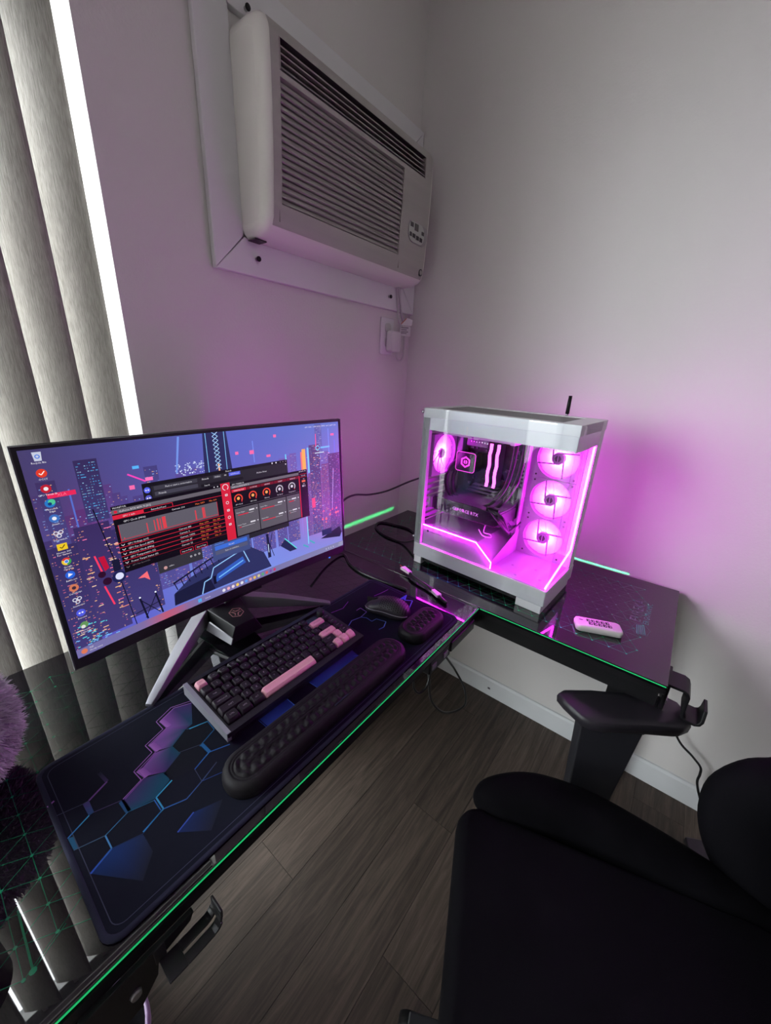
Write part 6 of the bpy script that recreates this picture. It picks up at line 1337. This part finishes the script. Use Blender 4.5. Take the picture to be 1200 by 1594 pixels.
for sg in (1, -1):
    bolster([((sg * 0.212, 0.222, 0.455), 0.006, 0.006), ((sg * 0.216, 0.212, 0.460), 0.028, 0.026), ((sg * 0.226, 0.178, 0.468), 0.045, 0.042), ((sg * 0.240, 0.10, 0.474), 0.056, 0.052), ((sg * 0.236, 0.0, 0.470), 0.058, 0.052), ((sg * 0.214, -0.10, 0.462), 0.056, 0.048), ((sg * 0.186, -0.20, 0.452), 0.052, 0.044), ((sg * 0.170, -0.28, 0.44), 0.042, 0.036), ((sg * 0.165, -0.32, 0.43), 0.01, 0.01)])
    # backrest side wing
    bolster([((sg * 0.195, -0.315, 0.415), 0.030, 0.030), ((sg * 0.218, -0.302, 0.465), 0.052, 0.066), ((sg * 0.248, -0.282, 0.525), 0.060, 0.082), ((sg * 0.266, -0.278, 0.580), 0.060, 0.084), ((sg * 0.270, -0.295, 0.625), 0.056, 0.074), ((sg * 0.266, -0.328, 0.675), 0.050, 0.056), ((sg * 0.26, -0.36, 0.80), 0.045, 0.05), ((sg * 0.25, -0.40, 1.0), 0.045, 0.05), ((sg * 0.22, -0.43, 1.20), 0.03, 0.04)], 'back_wing')
    # armrest
    post = MB().hexa([(sg * 0.362 - 0.022, -0.080, 0.36), (sg * 0.362 + 0.022, -0.080, 0.36), (sg * 0.362 + 0.022, 0.004, 0.36), (sg * 0.362 - 0.022, 0.004, 0.36)], [(sg * 0.362 - 0.024, -0.100, 0.632), (sg * 0.362 + 0.024, -0.100, 0.632), (sg * 0.362 + 0.024, 0.020, 0.632), (sg * 0.362 - 0.024, 0.020, 0.632)])
    post.box(min(0.15 * sg, 0.384 * sg), max(0.15 * sg, 0.384 * sg), -0.070, -0.004, 0.335, 0.3595); post.build('armrest_post', M['chairm'], chair, bevel=0.004)
    rot = Matrix.Translation((sg * 0.368, -0.070, 0)) @ Matrix.Rotation(R(12.7) * sg, 4, 'Z')
    ol = [(-0.044, 0.094), (-0.030, 0.112), (0.010, 0.132), (0.032, 0.138), (0.043, 0.122), (0.048, 0.06), (0.046, 0.0), (0.047, -0.06), (0.045, -0.112), (0.030, -0.128), (-0.006, -0.130), (-0.030, -0.118), (-0.042, -0.090), (-0.041, -0.02), (-0.045, 0.05)]
    pad = MB(); rg = []
    for z, ins in ((0.634, 0.90), (0.640, 0.985), (0.655, 1.0), (0.6615, 0.985), (0.6635, 0.955), (0.6625, 0.60)):
        rg.append([rot @ Vector((x * ins * sg, y * ins, z)) for x, y in ol])
    pad.loft(rg, 0, True, True); pad.build('armrest_pad', M['armpad'], chair, fix=True)
    cl = MB().box(-0.026, 0.026, -0.035, 0.045, 0.618, 0.6335); cl.xform(rot); cl.build('armrest_slide', M['chairm'], chair, bevel=0.003)
    # side hinge plate
    MB().hexa([(sg * 0.262, -0.315, 0.386), (sg * 0.330, -0.315, 0.380), (sg * 0.322, -0.235, 0.380), (sg * 0.262, -0.222, 0.386)][::sg], [(sg * 0.262, -0.315, 0.402), (sg * 0.330, -0.315, 0.396), (sg * 0.322, -0.235, 0.396), (sg * 0.262, -0.222, 0.402)][::sg]).build('hinge_plate', M['hookm'], chair, bevel=0.003)
    MB().cyl((sg * 0.268, -0.285, 0.402), (sg * 0.268, -0.285, 0.412), 0.012, 0.010, 16).build('hinge_bolt', M['silver'], chair)
def lean(p): return (p.x, p.y - (p.z - 0.5) * 0.22, p.z)
bk2 = MB(); rg = []
for k in range(9):
    a = PI * k / 8 - PI / 2; y = -0.335 - 0.045 * math.sin(a); ins = 0.03 * (1 - math.cos(a))
    rg.append([lean(Vector((x, y, z))) for x, z in rrect(-0.225 + ins, 0.225 - ins, 0.47 + ins, 1.28 - ins, 0.06, 6)])
bk2.loft(rg, 0, True, True); bk2.build('backrest', M['chair'], chair, fix=True)
MB().box(-0.10, 0.10, -0.12, 0.10, 0.345, 0.384).build('seat_plate', M['chairm'], chair, bevel=0.004)
MB().cyl((0, 0, 0.09), (0, 0, 0.344), 0.028, 0.025, 20).build('gas_lift', M['blackg'], chair)
for k in range(5):
    a = R(72 * k + 18); d = Vector((math.cos(a), math.sin(a), 0)); s_ = Vector((-d.y, d.x, 0))
    arm = MB(); arm.hexa([tuple(d * 0.02 - s_ * 0.028 + Vector((0, 0, 0.07))), tuple(d * 0.30 - s_ * 0.018 + Vector((0, 0, 0.062))), tuple(d * 0.30 + s_ * 0.018 + Vector((0, 0, 0.062))), tuple(d * 0.02 + s_ * 0.028 + Vector((0, 0, 0.07)))],
                       [tuple(d * 0.02 - s_ * 0.024 + Vector((0, 0, 0.115))), tuple(d * 0.30 - s_ * 0.014 + Vector((0, 0, 0.082))), tuple(d * 0.30 + s_ * 0.014 + Vector((0, 0, 0.082))), tuple(d * 0.02 + s_ * 0.024 + Vector((0, 0, 0.115)))])
    ao = arm.build('base_arm', M['chairm'], chair, bevel=0.004, fix=True)
    c_ = d * 0.29; MB().cyl(tuple(c_ - s_ * 0.022 + Vector((0, 0, 0.0305))), tuple(c_ + s_ * 0.022 + Vector((0, 0, 0.0305))), 0.030, 0.030, 20).build('caster', M['blackm'], ao)
